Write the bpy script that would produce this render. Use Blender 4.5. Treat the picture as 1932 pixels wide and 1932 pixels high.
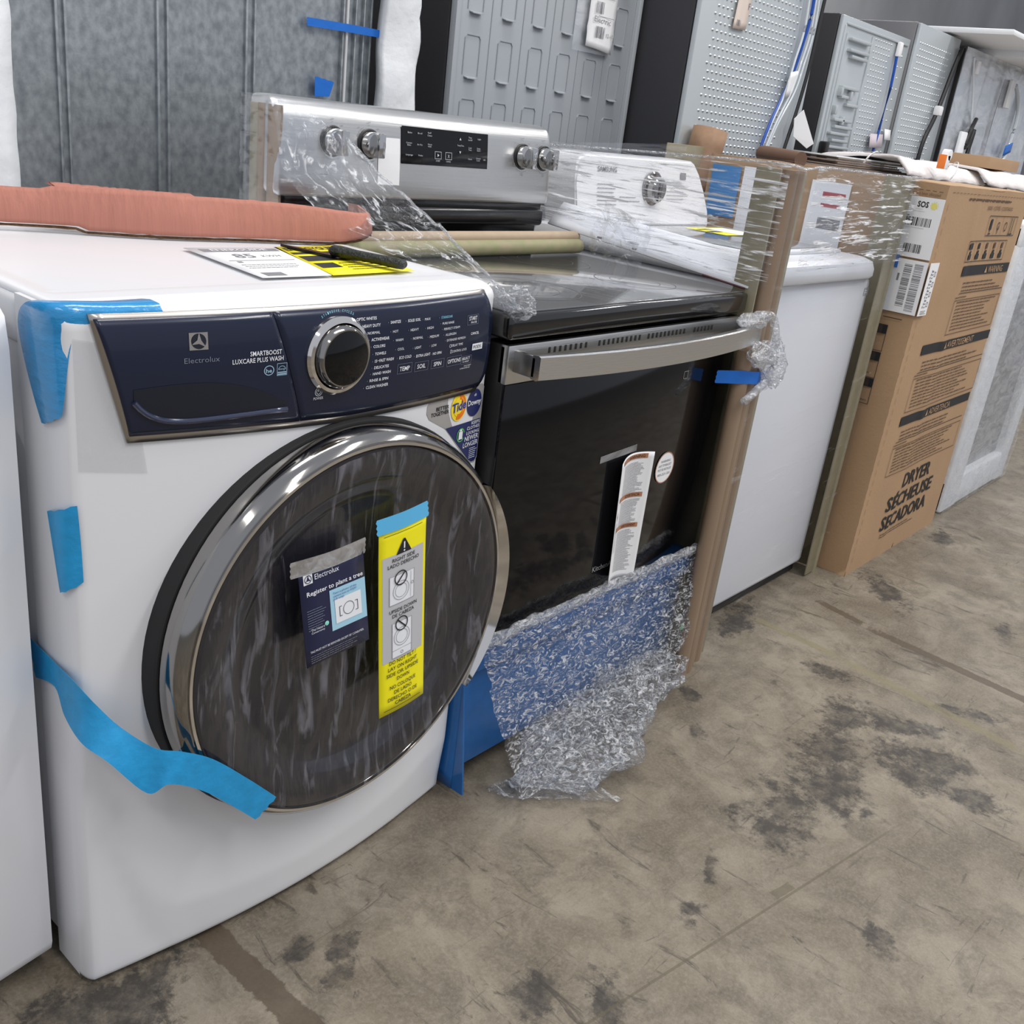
import bpy, bmesh, math, random
from mathutils import Vector, Matrix, noise
sc = bpy.context.scene
for _o in list(bpy.data.objects): bpy.data.objects.remove(_o)
C = sc.collection
PI = math.pi

# ---------------------------------------------------------------- camera
YAW, PIT, ROL, FPX = 0.89529, 0.37953, 0.12721, 1857.156
fwd = Vector((math.sin(YAW)*math.cos(PIT), math.cos(YAW)*math.cos(PIT), -math.sin(PIT)))
rt = Vector((math.cos(YAW), -math.sin(YAW), 0)); up = rt.cross(fwd)
r2 = rt*math.cos(ROL) + up*math.sin(ROL); u2 = up*math.cos(ROL) - rt*math.sin(ROL)
camd = bpy.data.cameras.new('camera'); cam = bpy.data.objects.new('camera', camd); C.objects.link(cam)
m3 = Matrix((r2, u2, -fwd)).transposed()
cam.matrix_world = Matrix.Translation((-0.471, -1.0165, 1.19597)) @ m3.to_4x4()
camd.sensor_width = 36; camd.lens = FPX*36/1932; camd.clip_start = .02; camd.clip_end = 200
sc.camera = cam

# ---------------------------------------------------------------- world, lamps, exposure
w = bpy.data.worlds.new('world'); sc.world = w; w.use_nodes = True
bgn = w.node_tree.nodes['Background']; bgn.inputs[0].default_value = (.86, .90, 1.0, 1); bgn.inputs[1].default_value = .62
sc.view_settings.view_transform = 'Standard'; sc.view_settings.look = 'None'
sc.view_settings.gamma = 1; sc.view_settings.use_curve_mapping = False
sc.view_settings.exposure = 0.0
def area(x, y, z, sx, sy, power, col=(1, .97, .93), tgt=None):
    l = bpy.data.lights.new('ceiling_lamp', 'AREA'); l.shape = 'RECTANGLE'; l.size = sx; l.size_y = sy; l.energy = power; l.color = col
    o = bpy.data.objects.new('ceiling_lamp', l); C.objects.link(o); o.location = (x, y, z)
    d = (Vector(tgt) - Vector((x, y, z))) if tgt else Vector((0, 0, -1))
    o.rotation_euler = d.to_track_quat('-Z', 'Y').to_euler()
area(2.6, -2.6, 4.6, .35, 2.6, 105)
area(0.2, -3.2, 4.6, .35, 2.6, 80)
area(-2.4, -1.6, 4.6, .35, 2.6, 40)
area(1.2, .3, 5.2, 2.4, .5, 80)
area(6.0, -2.0, 4.8, .5, 2.6, 110)
area(8.5, 2.0, 4.8, .5, 2.6, 120)

# ---------------------------------------------------------------- materials
def mat(name, col=(.8, .8, .8), rough=.5, metal=0., coat=0., emit=None, bump=0., bscale=(40, 40, 40), var=0., spec=.5, col2=None, vscale=None, aniso=None):
    m = bpy.data.materials.new(name); m.use_nodes = True; nt = m.node_tree; b = nt.nodes['Principled BSDF']
    b.inputs['Base Color'].default_value = (*col, 1); b.inputs['Roughness'].default_value = rough; b.inputs['Metallic'].default_value = metal
    b.inputs['Coat Weight'].default_value = coat; b.inputs['Coat Roughness'].default_value = .05; b.inputs['Specular IOR Level'].default_value = spec
    if bump or var or col2:
        tc = nt.nodes.new('ShaderNodeTexCoord'); mp = nt.nodes.new('ShaderNodeMapping'); mp.inputs['Scale'].default_value = bscale
        n = nt.nodes.new('ShaderNodeTexNoise'); n.inputs['Scale'].default_value = 1; n.inputs['Detail'].default_value = 5
        nt.links.new(tc.outputs['Object'], mp.inputs[0]); nt.links.new(mp.outputs[0], n.inputs['Vector'])
        if bump:
            bp = nt.nodes.new('ShaderNodeBump'); bp.inputs['Strength'].default_value = bump; bp.inputs['Distance'].default_value = .01
            nt.links.new(n.outputs[0], bp.inputs['Height']); nt.links.new(bp.outputs[0], b.inputs['Normal'])
        if var or col2:
            n2 = n
            if vscale:
                mp2 = nt.nodes.new('ShaderNodeMapping'); mp2.inputs['Scale'].default_value = vscale
                n2 = nt.nodes.new('ShaderNodeTexNoise'); n2.inputs['Scale'].default_value = 1; n2.inputs['Detail'].default_value = 6
                nt.links.new(tc.outputs['Object'], mp2.inputs[0]); nt.links.new(mp2.outputs[0], n2.inputs['Vector'])
            cr = nt.nodes.new('ShaderNodeValToRGB'); cr.color_ramp.elements[0].position = .3; cr.color_ramp.elements[1].position = .7
            c2 = col2 or tuple(c*(1-var) for c in col)
            cr.color_ramp.elements[0].color = (*c2, 1); cr.color_ramp.elements[1].color = (*col, 1)
            nt.links.new(n2.outputs[0], cr.inputs[0]); nt.links.new(cr.outputs[0], b.inputs['Base Color'])
    return m

def film(name, base=.06, crease=.5, streak=(10, 10, 80), lo=.56, hi=.72, bump=.6, rough=.12, tint=(.97, .98, 1), white=(.85, .87, .9), bs=None, dist=.6, fm=.30):
    """clear plastic film: mostly see-through, creases that scatter, bump for glints"""
    m = bpy.data.materials.new(name); m.use_nodes = True; nt = m.node_tree; N = nt.nodes; L = nt.links
    b = N['Principled BSDF']; out = N['Material Output']
    b.inputs['Base Color'].default_value = (*white, 1); b.inputs['Roughness'].default_value = rough
    b.inputs['Specular IOR Level'].default_value = 1.0
    tc = N.new('ShaderNodeTexCoord'); mp = N.new('ShaderNodeMapping'); mp.inputs['Scale'].default_value = streak
    n = N.new('ShaderNodeTexNoise'); n.inputs['Scale'].default_value = 1; n.inputs['Detail'].default_value = 7; n.inputs['Roughness'].default_value = .6; n.inputs['Distortion'].default_value = dist
    L.new(tc.outputs['Object'], mp.inputs[0]); L.new(mp.outputs[0], n.inputs['Vector'])
    r = N.new('ShaderNodeMapRange'); r.inputs['From Min'].default_value = lo; r.inputs['From Max'].default_value = hi; r.inputs['To Min'].default_value = 0; r.inputs['To Max'].default_value = crease
    L.new(n.outputs[0], r.inputs['Value'])
    mp2 = N.new('ShaderNodeMapping'); mp2.inputs['Scale'].default_value = bs or streak
    n2 = N.new('ShaderNodeTexNoise'); n2.inputs['Scale'].default_value = 1; n2.inputs['Detail'].default_value = 8; n2.inputs['Distortion'].default_value = dist
    L.new(tc.outputs['Object'], mp2.inputs[0]); L.new(mp2.outputs[0], n2.inputs['Vector'])
    bp = N.new('ShaderNodeBump'); bp.inputs['Strength'].default_value = bump; bp.inputs['Distance'].default_value = .02
    L.new(n2.outputs[0], bp.inputs['Height']); L.new(bp.outputs[0], b.inputs['Normal'])
    lw = N.new('ShaderNodeLayerWeight'); lw.inputs['Blend'].default_value = .25; L.new(bp.outputs[0], lw.inputs['Normal'])
    a1 = N.new('ShaderNodeMath'); a1.operation = 'MULTIPLY_ADD'; a1.inputs[1].default_value = fm; a1.inputs[2].default_value = base
    L.new(lw.outputs['Fresnel'], a1.inputs[0])
    a2 = N.new('ShaderNodeMath'); a2.operation = 'ADD'; a2.use_clamp = True; L.new(a1.outputs[0], a2.inputs[0]); L.new(r.outputs[0], a2.inputs[1])
    gl = N.new('ShaderNodeBsdfGlossy'); gl.inputs['Roughness'].default_value = rough; gl.inputs['Color'].default_value = (1, 1, 1, 1); L.new(bp.outputs[0], gl.inputs['Normal'])
    tr = N.new('ShaderNodeBsdfTransparent'); tr.inputs[0].default_value = (*tint, 1)
    m1 = N.new('ShaderNodeMixShader'); L.new(a1.outputs[0], m1.inputs[0]); L.new(tr.outputs[0], m1.inputs[1]); L.new(gl.outputs[0], m1.inputs[2])
    m2 = N.new('ShaderNodeMixShader'); L.new(r.outputs[0], m2.inputs[0]); L.new(m1.outputs[0], m2.inputs[1]); L.new(b.outputs[0], m2.inputs[2])
    L.new(m2.outputs[0], out.inputs['Surface'])
    return m

WHITE = mat('white_enamel', (.76, .765, .785), .32, coat=.12)
WHITE2 = mat('white_enamel_soft', (.74, .75, .78), .35, coat=.12)
NAVY = mat('navy_gloss', (.009, .014, .038), .26, metal=.1, coat=.2, spec=.4)
NAVYR = mat('navy_shade_emblem', (.006, .009, .02), .35)  # darker navy: scoop shade put into the colour; also the emblem disc
CHROME = mat('chrome', (.72, .70, .68), .08, metal=1)
CHROMED = mat('dark_chrome', (.33, .32, .31), .1, metal=1)
SATIN = mat('satin_trim', (.48, .45, .42), .28, metal=1)
BLACKG = mat('black_glass', (.003, .003, .004), .06, spec=.35)
BLACKP = mat('black_plastic', (.012, .012, .013), .4)
BLACKM = mat('matte_black', (.01, .01, .011), .7)
DOORG = mat('door_glass', (.018, .017, .022), .14, coat=.3, spec=.6)
STEEL = mat('brushed_steel', (.60, .60, .59), .3, metal=1, bump=.05, bscale=(8, 300, 300))
STEELH = mat('brushed_handle_steel', (.68, .68, .67), .26, metal=1, bump=.05, bscale=(8, 300, 300))
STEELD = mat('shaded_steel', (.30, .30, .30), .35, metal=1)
GLASSTOP = mat('cooktop_glass', (.085, .085, .086), .24, coat=1, spec=.8, bump=.03, bscale=(500, 500, 500))
PAPER = mat('paper', (.84, .84, .85), .6)
PAPERG = mat('grey_print', (.40, .40, .41), .6)
INK = mat('black_ink', (.012, .012, .014), .6)
INKG = mat('faded_ink', (.22, .22, .24), .6)
INKW = mat('white_ink', (.80, .82, .86), .5)
INKC = mat('cyan_ink', (.25, .62, .78), .5)
INKD = mat('dim_ink', (.16, .18, .24), .5)
YEL = mat('yellow_card', (.92, .83, .005), .5)
NAVYC = mat('navy_card', (.008, .012, .055), .3, coat=.3)
LBLUE = mat('pale_blue_print', (.36, .62, .76), .4)
GREYP = mat('grey_panel_print', (.50, .50, .52), .5)
TAPE = mat('blue_painter_tape', (.015, .33, .68), .45, bump=.15, bscale=(60, 60, 60), var=.15)
TAPEB = mat('deep_blue_tape', (.006, .15, .60), .45, bump=.1)
CARD = mat('kraft_board', (.43, .275, .155), .75, bump=.08, bscale=(120, 120, 120), var=.1, vscale=(5, 5, 5))
POST = mat('edge_board', (.265, .185, .122), .45, coat=.25, bump=.1, bscale=(30, 30, 4), col2=(.23, .16, .105))
POSTG = mat('olive_board', (.27, .24, .16), .4, coat=.3, var=.15)
POSTL = mat('pale_board', (.42, .32, .22), .6, var=.1)
POSTGR = mat('green_board', (.24, .25, .12), .6, col2=(.32, .27, .17))
PINK = mat('red_corrugated_board', (.46, .185, .135), .75, bump=.35, bscale=(90, 90, 3), var=.12)
KEDGE = mat('corrugated_edge', (.35, .2, .1), .9, bump=1, bscale=(150, 150, 300), var=.5)
BLUEF = mat('blue_film_cover', (.010, .135, .42), .3, coat=.5, var=.15)
GALV = mat('galvanised_steel', (.42, .45, .47), .42, metal=.7, bump=.035, bscale=(220, 220, 220), col2=(.24, .265, .285), vscale=(60, 60, 45))
GREYB = mat('grey_steel_back', (.36, .385, .41), .45, metal=.25)
GREYL = mat('light_grey_steel_back', (.48, .52, .54), .38, metal=.3)
DARKS = mat('charcoal_cabinet', (.022, .022, .026), .5, bump=.03, bscale=(200, 200, 200))
FOAM = mat('white_foam', (.82, .84, .86), .8, bump=.3, bscale=(25, 25, 25))
ORANGE = mat('orange', (.8, .2, .03), .5)
TYEL = mat('bright_yellow', (.95, .72, .02), .4)
TORA = mat('bright_orange', (.85, .18, .01), .4)
TBLU = mat('royal_blue', (.01, .04, .35), .4)
GREEN = mat('green', (.1, .45, .12), .5)
RUST = mat('rust_print', (.42, .19, .10), .6)
WIREB = mat('blue_wire', (.01, .07, .38), .35)
CLEARW = mat('clear_tube', (.65, .70, .74), .15, coat=.6)
CLOTH = mat('white_sling_fabric', (.80, .75, .73), .7, bump=.5, bscale=(12, 30, 40))
LGREY = mat('pale_grey', (.6, .61, .62), .5)
GREYG = mat('grey_lid_glass', (.18, .19, .2), .12, coat=.5)

F_DOOR = film('door_film', base=.012, crease=.24, streak=(42, 8, 7), lo=.55, hi=.68, bump=.3, rough=.16, bs=(30, 10, 6), dist=1.1, white=(.52, .52, .60), fm=.035)
F_WRAP = film('stretch_wrap', base=.03, crease=.95, streak=(7, 7, 110), lo=.53, hi=.62, bump=.5, rough=.1, dist=.9, bs=(7, 7, 100), white=(.95, .96, .98))  # crease white turned up, so glare on the wrap sits in the colour
F_WRAPW = film('stretch_wrap_thin', base=.02, crease=.35, streak=(3, 3, 40), lo=.60, hi=.80, bump=.3, rough=.12, dist=.8, fm=.12)
F_CRUMP = film('crumpled_film', base=.06, crease=.85, streak=(60, 60, 130), lo=.47, hi=.66, bump=1.0, rough=.1, dist=1.5)
F_BUNCH = film('bunched_film', base=.16, crease=.8, streak=(40, 40, 55), lo=.42, hi=.72, bump=1.0, rough=.1, dist=1.5)
F_DRAPE = film('draped_film', base=.05, crease=.7, streak=(60, 16, 30), lo=.54, hi=.68, bump=.8, rough=.08, dist=1.2)
F_GREY = film('thick_film', base=.15, crease=.5, streak=(6, 6, 14), lo=.4, hi=.8, bump=.3, rough=.3, dist=1)
F_FOAMY = film('hazy_film', base=.1, crease=.4, streak=(12, 12, 30), lo=.35, hi=.8, bump=.25, rough=.3, dist=1)

# ---------------------------------------------------------------- mesh helpers
def obj(name, bm, mats, parent=None, angle=35, smooth=True, recalc=True):
    if recalc: bmesh.ops.recalc_face_normals(bm, faces=bm.faces)
    me = bpy.data.meshes.new(name); bm.to_mesh(me); bm.free()
    if not isinstance(mats, (list, tuple)): mats = [mats]
    for m in mats: me.materials.append(m)
    if smooth:
        me.polygons.foreach_set('use_smooth', [True]*len(me.polygons)); me.set_sharp_from_angle(angle=math.radians(angle))
    o = bpy.data.objects.new(name, me); C.objects.link(o)
    if parent is not None:
        o.parent = parent
        if parent.type == 'EMPTY' or parent.location.length: o.matrix_parent_inverse = Matrix.Translation(-parent_loc(parent))
    return o
def parent_loc(p):
    v = Vector(p.location); q = p.parent
    return v
def thing(name, label, cat, loc=(0, 0, 0), group=None):
    o = bpy.data.objects.new(name, None); C.objects.link(o); o.location = loc; o.empty_display_size = .1
    tag(o, label, cat, group); return o
def tag(o, label, cat, group=None, kind=None):
    o['label'] = label; o['category'] = cat
    if group: o['group'] = group
    if kind: o['kind'] = kind
    return o
def struct(o): o['kind'] = 'structure'; return o
def B(): return bmesh.new()
def bx(bm, x0, x1, y0, y1, z0, z1, r=0, seg=2, mi=0):
    r0 = bmesh.ops.create_cube(bm, size=1); vs = r0['verts']
    for v in vs: v.co = Vector((x0+(v.co.x+.5)*(x1-x0), y0+(v.co.y+.5)*(y1-y0), z0+(v.co.z+.5)*(z1-z0)))
    fs = set(f for v in vs for f in v.link_faces)
    for f in fs: f.material_index = mi
    if r:
        es = list(set(e for v in vs for e in v.link_edges))
        rr = bmesh.ops.bevel(bm, geom=es, offset=r, segments=seg, affect='EDGES', profile=.5)
        for f in rr['faces']: f.material_index = mi
        vs = list(set(v for f in rr['faces'] for v in f.verts) | set(v for v in vs if v.is_valid))
    return vs
def face(bm, pts, mi=0):
    vs = [bm.verts.new(p) for p in pts]; f = bm.faces.new(vs); f.material_index = mi; return f
def prism(bm, pts, d, mi=0):
    """closed outline pts (3D) extruded by vector d"""
    d = Vector(d); a = [bm.verts.new(p) for p in pts]; b = [bm.verts.new(Vector(p)+d) for p in pts]; n = len(pts)
    fs = [bm.faces.new(a), bm.faces.new(b[::-1])]
    for i in range(n): fs.append(bm.faces.new((a[i], b[i], b[(i+1) % n], a[(i+1) % n])))
    for f in fs: f.material_index = mi
def grid(bm, nu, nv, fn, mi=0):
    V = [[bm.verts.new(fn(i/nu, j/nv)) for j in range(nv+1)] for i in range(nu+1)]
    for i in range(nu):
        for j in range(nv):
            f = bm.faces.new((V[i][j], V[i+1][j], V[i+1][j+1], V[i][j+1])); f.material_index = mi
    return V
def lathe(bm, prof, c, seg=64, mi=0, a0=0, a1=2*PI):
    """profile [(r, dy)] about the -Y axis through c"""
    full = abs(a1-a0-2*PI) < 1e-6; n = seg if full else seg+1; rings = []
    for r, y in prof:
        if r < 1e-6: rings.append([bm.verts.new((c[0], c[1]+y, c[2]))]); continue
        rings.append([bm.verts.new((c[0]+r*math.cos(a0+(a1-a0)*k/seg), c[1]+y, c[2]+r*math.sin(a0+(a1-a0)*k/seg))) for k in range(n)])
    for A, Bq in zip(rings, rings[1:]):
        for k in range(seg):
            k2 = (k+1) % n if full else k+1
            try:
                if len(A) == 1 and len(Bq) == 1: continue
                if len(A) == 1: f = bm.faces.new((A[0], Bq[k], Bq[k2]))
                elif len(Bq) == 1: f = bm.faces.new((A[k], Bq[0], A[k2]))
                else: f = bm.faces.new((A[k], Bq[k], Bq[k2], A[k2]))
                f.material_index = mi
            except ValueError: pass
def tube(bm, pts, r, seg=8, mi=0):
    pts = [Vector(p) for p in pts]; rings = []
    for i, p in enumerate(pts):
        t = (pts[min(i+1, len(pts)-1)] - pts[max(i-1, 0)]).normalized()
        a = t.cross(Vector((0, 0, 1))); a = a if a.length > .05 else t.cross(Vector((1, 0, 0))); a.normalize(); b = t.cross(a)
        rr = r[i] if isinstance(r, (list, tuple)) else r
        rings.append([bm.verts.new(p + a*rr*math.cos(2*PI*k/seg) + b*rr*math.sin(2*PI*k/seg)) for k in range(seg)])
    for A, Bq in zip(rings, rings[1:]):
        for k in range(seg):
            f = bm.faces.new((A[k], A[(k+1) % seg], Bq[(k+1) % seg], Bq[k])); f.material_index = mi
    for R in (rings[0][::-1], rings[-1]):
        f = bm.faces.new(R); f.material_index = mi
def smoothpath(pts, n=6):
    P = [Vector(p) for p in pts]; out = []
    for i in range(len(P)-1):
        p0, p1, p2, p3 = P[max(i-1, 0)], P[i], P[i+1], P[min(i+2, len(P)-1)]
        for k in range(n):
            t = k/n; out.append(.5*((2*p1)+(-p0+p2)*t+(2*p0-5*p1+4*p2-p3)*t*t+(-p0+3*p1-3*p2+p3)*t**3))
    out.append(P[-1]); return out
def solid(o, t, off=0):
    md = o.modifiers.new('thickness', 'SOLIDIFY'); md.thickness = t; md.offset = off; return o
_tc = {}
def txt(bm, s, o, xd, zd, w=None, h=None, mi=0, warp=None, al='L', bold=0.0):
    key = (s, bold)
    if key not in _tc:
        cu = bpy.data.curves.new('t', 'FONT'); cu.body = s; cu.resolution_u = 2; cu.offset = bold
        ob = bpy.data.objects.new('t', cu); me = bpy.data.meshes.new_from_object(ob)
        vs = [v.co.copy() for v in me.vertices]; fs = [tuple(p.vertices) for p in me.polygons]
        bpy.data.objects.remove(ob); bpy.data.curves.remove(cu); bpy.data.meshes.remove(me)
        _tc[key] = (vs, fs)
    vs, fs = _tc[key]
    if not vs: return
    x0 = min(v.x for v in vs); x1 = max(v.x for v in vs); cap = .70
    if h is None: h = w/(x1-x0)*cap
    if w is None: w = h/cap*(x1-x0)
    o = Vector(o); xd = Vector(xd).normalized(); zd = Vector(zd).normalized()
    sh = {'L': 0, 'C': -w/2, 'R': -w}[al]; nv = []
    for v in vs:
        p = o + xd*(sh+(v.x-x0)/(x1-x0)*w) + zd*(v.y/cap*h)
        nv.append(bm.verts.new(warp(p) if warp else p))
    for f in fs:
        try: q = bm.faces.new([nv[i] for i in f]); q.material_index = mi
        except ValueError: pass
def rect(bm, o, xd, zd, w, h, mi=0, warp=None, n=1):
    """flat print: o = lower-left"""
    o = Vector(o); xd = Vector(xd); zd = Vector(zd)
    grid(bm, n, 1, (lambda a, b: (warp or (lambda p: p))(o+xd*w*a+zd*h*b)), mi)
def frame(bm, o, xd, zd, w, h, t, mi=0, warp=None):
    o = Vector(o); xd = Vector(xd); zd = Vector(zd)
    rect(bm, o, xd, zd, w, t, mi, warp, 4); rect(bm, o+zd*(h-t), xd, zd, w, t, mi, warp, 4)
    rect(bm, o, xd, zd, t, h, mi, warp); rect(bm, o+xd*(w-t), xd, zd, t, h, mi, warp)
def ring(bm, c, xd, zd, r1, r0, mi=0, warp=None, n=28, sx=1., a0=0, a1=2*PI):
    c = Vector(c); xd = Vector(xd); zd = Vector(zd)
    def P(r, a):
        p = c + xd*(r*sx*math.cos(a)) + zd*(r*math.sin(a)); return warp(p) if warp else p
    A = [bm.verts.new(P(r1, a0+(a1-a0)*k/n)) for k in range(n+1)]
    if r0 <= 0:
        f = bm.faces.new(A[:-1] if abs(a1-a0-2*PI) < 1e-4 else A); f.material_index = mi; return
    Bq = [bm.verts.new(P(r0, a0+(a1-a0)*k/n)) for k in range(n+1)]
    for k in range(n):
        f = bm.faces.new((A[k], A[k+1], Bq[k+1], Bq[k])); f.material_index = mi
def bars(bm, o, xd, zd, w, h, seed, mi=0, n=40):
    rn = random.Random(seed); x = 0; o = Vector(o); xd = Vector(xd)
    u = w/n
    while x < w-u:
        t = u*rn.choice((.5, .6, 1, 1.6)); rect(bm, o+xd*x, xd, zd, min(t, w-x), h, mi); x += t+u*rn.choice((.5, .8, 1.2))
def lines(bm, o, xd, zd, w, n, dz, t, seed, mi=0, warp=None):
    """rows of small print too small to read"""
    rn = random.Random(seed)
    for k in range(n):
        x = 0; W = w*rn.uniform(.7, 1)
        while x < W:
            q = min(rn.uniform(.02, .09)*w, W-x); rect(bm, Vector(o)+Vector(xd)*x-Vector(zd)*dz*k, xd, zd, q, t, mi, warp); x += q+.012*w
X = Vector((1, 0, 0)); Y = Vector((0, 1, 0)); Z = Vector((0, 0, 1))
def nz(p, s, seed=0): return noise.noise(Vector(p)*s + Vector((seed*7.3, seed*3.1, seed*1.7)))

# ================================================================ THE SETTING
def concrete():
    m = bpy.data.materials.new('concrete_floor'); m.use_nodes = True; nt = m.node_tree; N = nt.nodes; L = nt.links; b = N['Principled BSDF']
    tc = N.new('ShaderNodeTexCoord')
    def noi(scale, detail=6, rough=.6, dist=0., vec=None):
        n = N.new('ShaderNodeTexNoise'); n.inputs['Scale'].default_value = scale; n.inputs['Detail'].default_value = detail; n.inputs['Roughness'].default_value = rough; n.inputs['Distortion'].default_value = dist
        L.new(vec or tc.outputs['Object'], n.inputs['Vector']); return n.outputs[0]
    def rng(v, a, c, lo=0., hi=1.):
        r = N.new('ShaderNodeMapRange'); r.inputs['From Min'].default_value = a; r.inputs['From Max'].default_value = c; r.inputs['To Min'].default_value = lo; r.inputs['To Max'].default_value = hi
        L.new(v, r.inputs['Value']); return r.outputs[0]
    def mth(op, a, c):
        q = N.new('ShaderNodeMath'); q.operation = op; q.use_clamp = op in ('MULTIPLY', 'MAXIMUM')
        for i, v in enumerate((a, c)):
            if isinstance(v, (int, float)): q.inputs[i].default_value = v
            else: L.new(v, q.inputs[i])
        return q.outputs[0]
    def mixc(f, a, c):
        q = N.new('ShaderNodeMix'); q.data_type = 'RGBA'; L.new(f, q.inputs[0])
        for i, v in ((6, a), (7, c)):
            if isinstance(v, tuple): q.inputs[i].default_value = (*v, 1)
            else: L.new(v, q.inputs[i])
        return q.outputs[2]
    def strch(sx, sy, rz):
        p = N.new('ShaderNodeMapping'); p.inputs['Scale'].default_value = (sx, sy, 1); p.inputs['Rotation'].default_value = (0, 0, rz); L.new(tc.outputs['Object'], p.inputs[0]); return p.outputs[0]
    c = mixc(rng(noi(3.5, 9, .72, .4), .38, .62), (.140, .114, .082), (.262, .228, .176))
    c = mixc(rng(noi(11, 9, .75, .5), .46, .62, 0, .7), c, (.11, .092, .068))
    c = mixc(rng(noi(160, 3, .7), .45, .75, 0, .4), c, (.31, .285, .24))
    c = mixc(rng(noi(300, 2, .7), .55, .75, 0, .4), c, (.10, .085, .07))
    # thin scuffs, mostly running along the lane
    s1 = rng(noi(1, 8, .72, .9, strch(26, 6, .35)), .585, .66, 0, .75)
    s2 = rng(noi(1, 8, .7, 1.2, strch(5, 40, .5)), .61, .67, 0, .6)
    c = mixc(mth('MAXIMUM', s1, s2), c, (.06, .052, .042))
    # hairline scratches
    v = N.new('ShaderNodeTexVoronoi'); v.feature = 'DISTANCE_TO_EDGE'; v.inputs['Scale'].default_value = 2.3
    wn = N.new('ShaderNodeTexNoise'); wn.inputs['Scale'].default_value = 3; L.new(tc.outputs['Object'], wn.inputs['Vector'])
    av = N.new('ShaderNodeVectorMath'); av.operation = 'ADD'; L.new(tc.outputs['Object'], av.inputs[0]); wv = N.new('ShaderNodeVectorMath'); wv.operation = 'SCALE'; wv.inputs['Scale'].default_value = .12; L.new(wn.outputs['Color'], wv.inputs[0]); L.new(wv.outputs[0], av.inputs[1]); L.new(av.outputs[0], v.inputs['Vector'])
    c = mixc(rng(v.outputs[0], .0, .003, .12, 0), c, (.09, .075, .055))
    # stains with a place of their own
    warp = noi(9, 9, .72, .3); fine = noi(38, 6, .75)
    sep = N.new('ShaderNodeSeparateXYZ'); L.new(tc.outputs['Object'], sep.inputs[0])
    def blob(x, y, rx, ry, rot, soft=.5, amp=1.9):
        p = N.new('ShaderNodeMapping'); p.vector_type = 'TEXTURE'; p.inputs['Location'].default_value = (x, y, 0); p.inputs['Rotation'].default_value = (0, 0, rot); p.inputs['Scale'].default_value = (rx, ry, 1)
        L.new(tc.outputs['Object'], p.inputs[0])
        ln = N.new('ShaderNodeVectorMath'); ln.operation = 'LENGTH'; L.new(p.outputs[0], ln.inputs[0])
        d = mth('ADD', ln.outputs['Value'], mth('SUBTRACT', mth('MULTIPLY', warp, 1.0), .5)) if amp < 1 else None
        q = N.new('ShaderNodeMath'); q.operation = 'MULTIPLY_ADD'; L.new(warp, q.inputs[0]); q.inputs[1].default_value = -2*amp; q.inputs[2].default_value = amp
        e = N.new('ShaderNodeMath'); e.operation = 'ADD'; L.new(ln.outputs['Value'], e.inputs[0]); L.new(q.outputs[0], e.inputs[1])
        q2 = N.new('ShaderNodeMath'); q2.operation = 'MULTIPLY_ADD'; L.new(fine, q2.inputs[0]); q2.inputs[1].default_value = 2.6; q2.inputs[2].default_value = -1.3
        e2 = N.new('ShaderNodeMath'); e2.operation = 'ADD'; L.new(e.outputs[0], e2.inputs[0]); L.new(q2.outputs[0], e2.inputs[1])
        return rng(e2.outputs[0], 1.0, 1.0-soft, 0, 1)
    SP = [(1.61,-.42,.11,.06,.3),(1.43,-.45,.15,.075,.2),(1.33,-.52,.13,.065,.3),(1.16,-.48,.13,.085,.2),(1.67,-.53,.10,.045,-1),(1.58,-.63,.15,.07,-1.1),(1.52,-.73,.08,.05,-1),(1.50,-.62,.06,.10,.2),
          (.48,-.435,.06,.04,.3),(.52,-.51,.06,.035,.6),(.79,-.50,.035,.025,.3),(.975,-.755,.045,.025,.6),(1.30,-.60,.04,.02,.1),(1.38,-.13,.04,.025,.6),(1.26,-.22,.03,.02,.5),(1.83,-.01,.14,.05,.2),(1.77,-.31,.04,.06,.4),(2.39,-.21,.16,.055,.7),(2.41,-.55,.08,.025,.3),
          (.25,-.13,.035,.02,.2),(.31,-.17,.04,.018,.4),(.27,-.21,.035,.02,.2),(.03,-.06,.16,.055,.7),(-.03,-.02,.12,.06,.3),(3.05,-.15,.10,.04,.3),(1.86,-.60,.10,.035,-1.2),(.90,-.47,.05,.012,.5),(2.9,-.6,.2,.05,.4),(2.2,-.9,.1,.03,.3)]
    speck = rng(noi(15, 9, .8, .5), .63, .67, 0, .8)
    acc = None
    for s in SP:
        q = blob(*s); acc = q if acc is None else mth('MAXIMUM', acc, q)
    acc = mth('MULTIPLY', acc, rng(noi(24, 8, .75), .34, .56, .35, 1)); acc = mth('MAXIMUM', acc, speck)
    c = mixc(mth('MULTIPLY', acc, .85), c, (.032, .029, .028))
    # strips of old floor tape and filled joints: straight segments
    def seg(x0, y0, x1, y1, wd, edge=.3):
        dx, dy = x1-x0, y1-y0; Ln = math.hypot(dx, dy)
        p = N.new('ShaderNodeMapping'); p.vector_type = 'TEXTURE'; p.inputs['Location'].default_value = ((x0+x1)/2, (y0+y1)/2, 0); p.inputs['Rotation'].default_value = (0, 0, math.atan2(dy, dx)); p.inputs['Scale'].default_value = (Ln/2, wd/2, 1)
        L.new(tc.outputs['Object'], p.inputs[0]); sp = N.new('ShaderNodeSeparateXYZ'); L.new(p.outputs[0], sp.inputs[0])
        ax = N.new('ShaderNodeMath'); ax.operation = 'ABSOLUTE'; L.new(sp.outputs[0], ax.inputs[0]); ay = N.new('ShaderNodeMath'); ay.operation = 'ABSOLUTE'; L.new(sp.outputs[1], ay.inputs[0])
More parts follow.
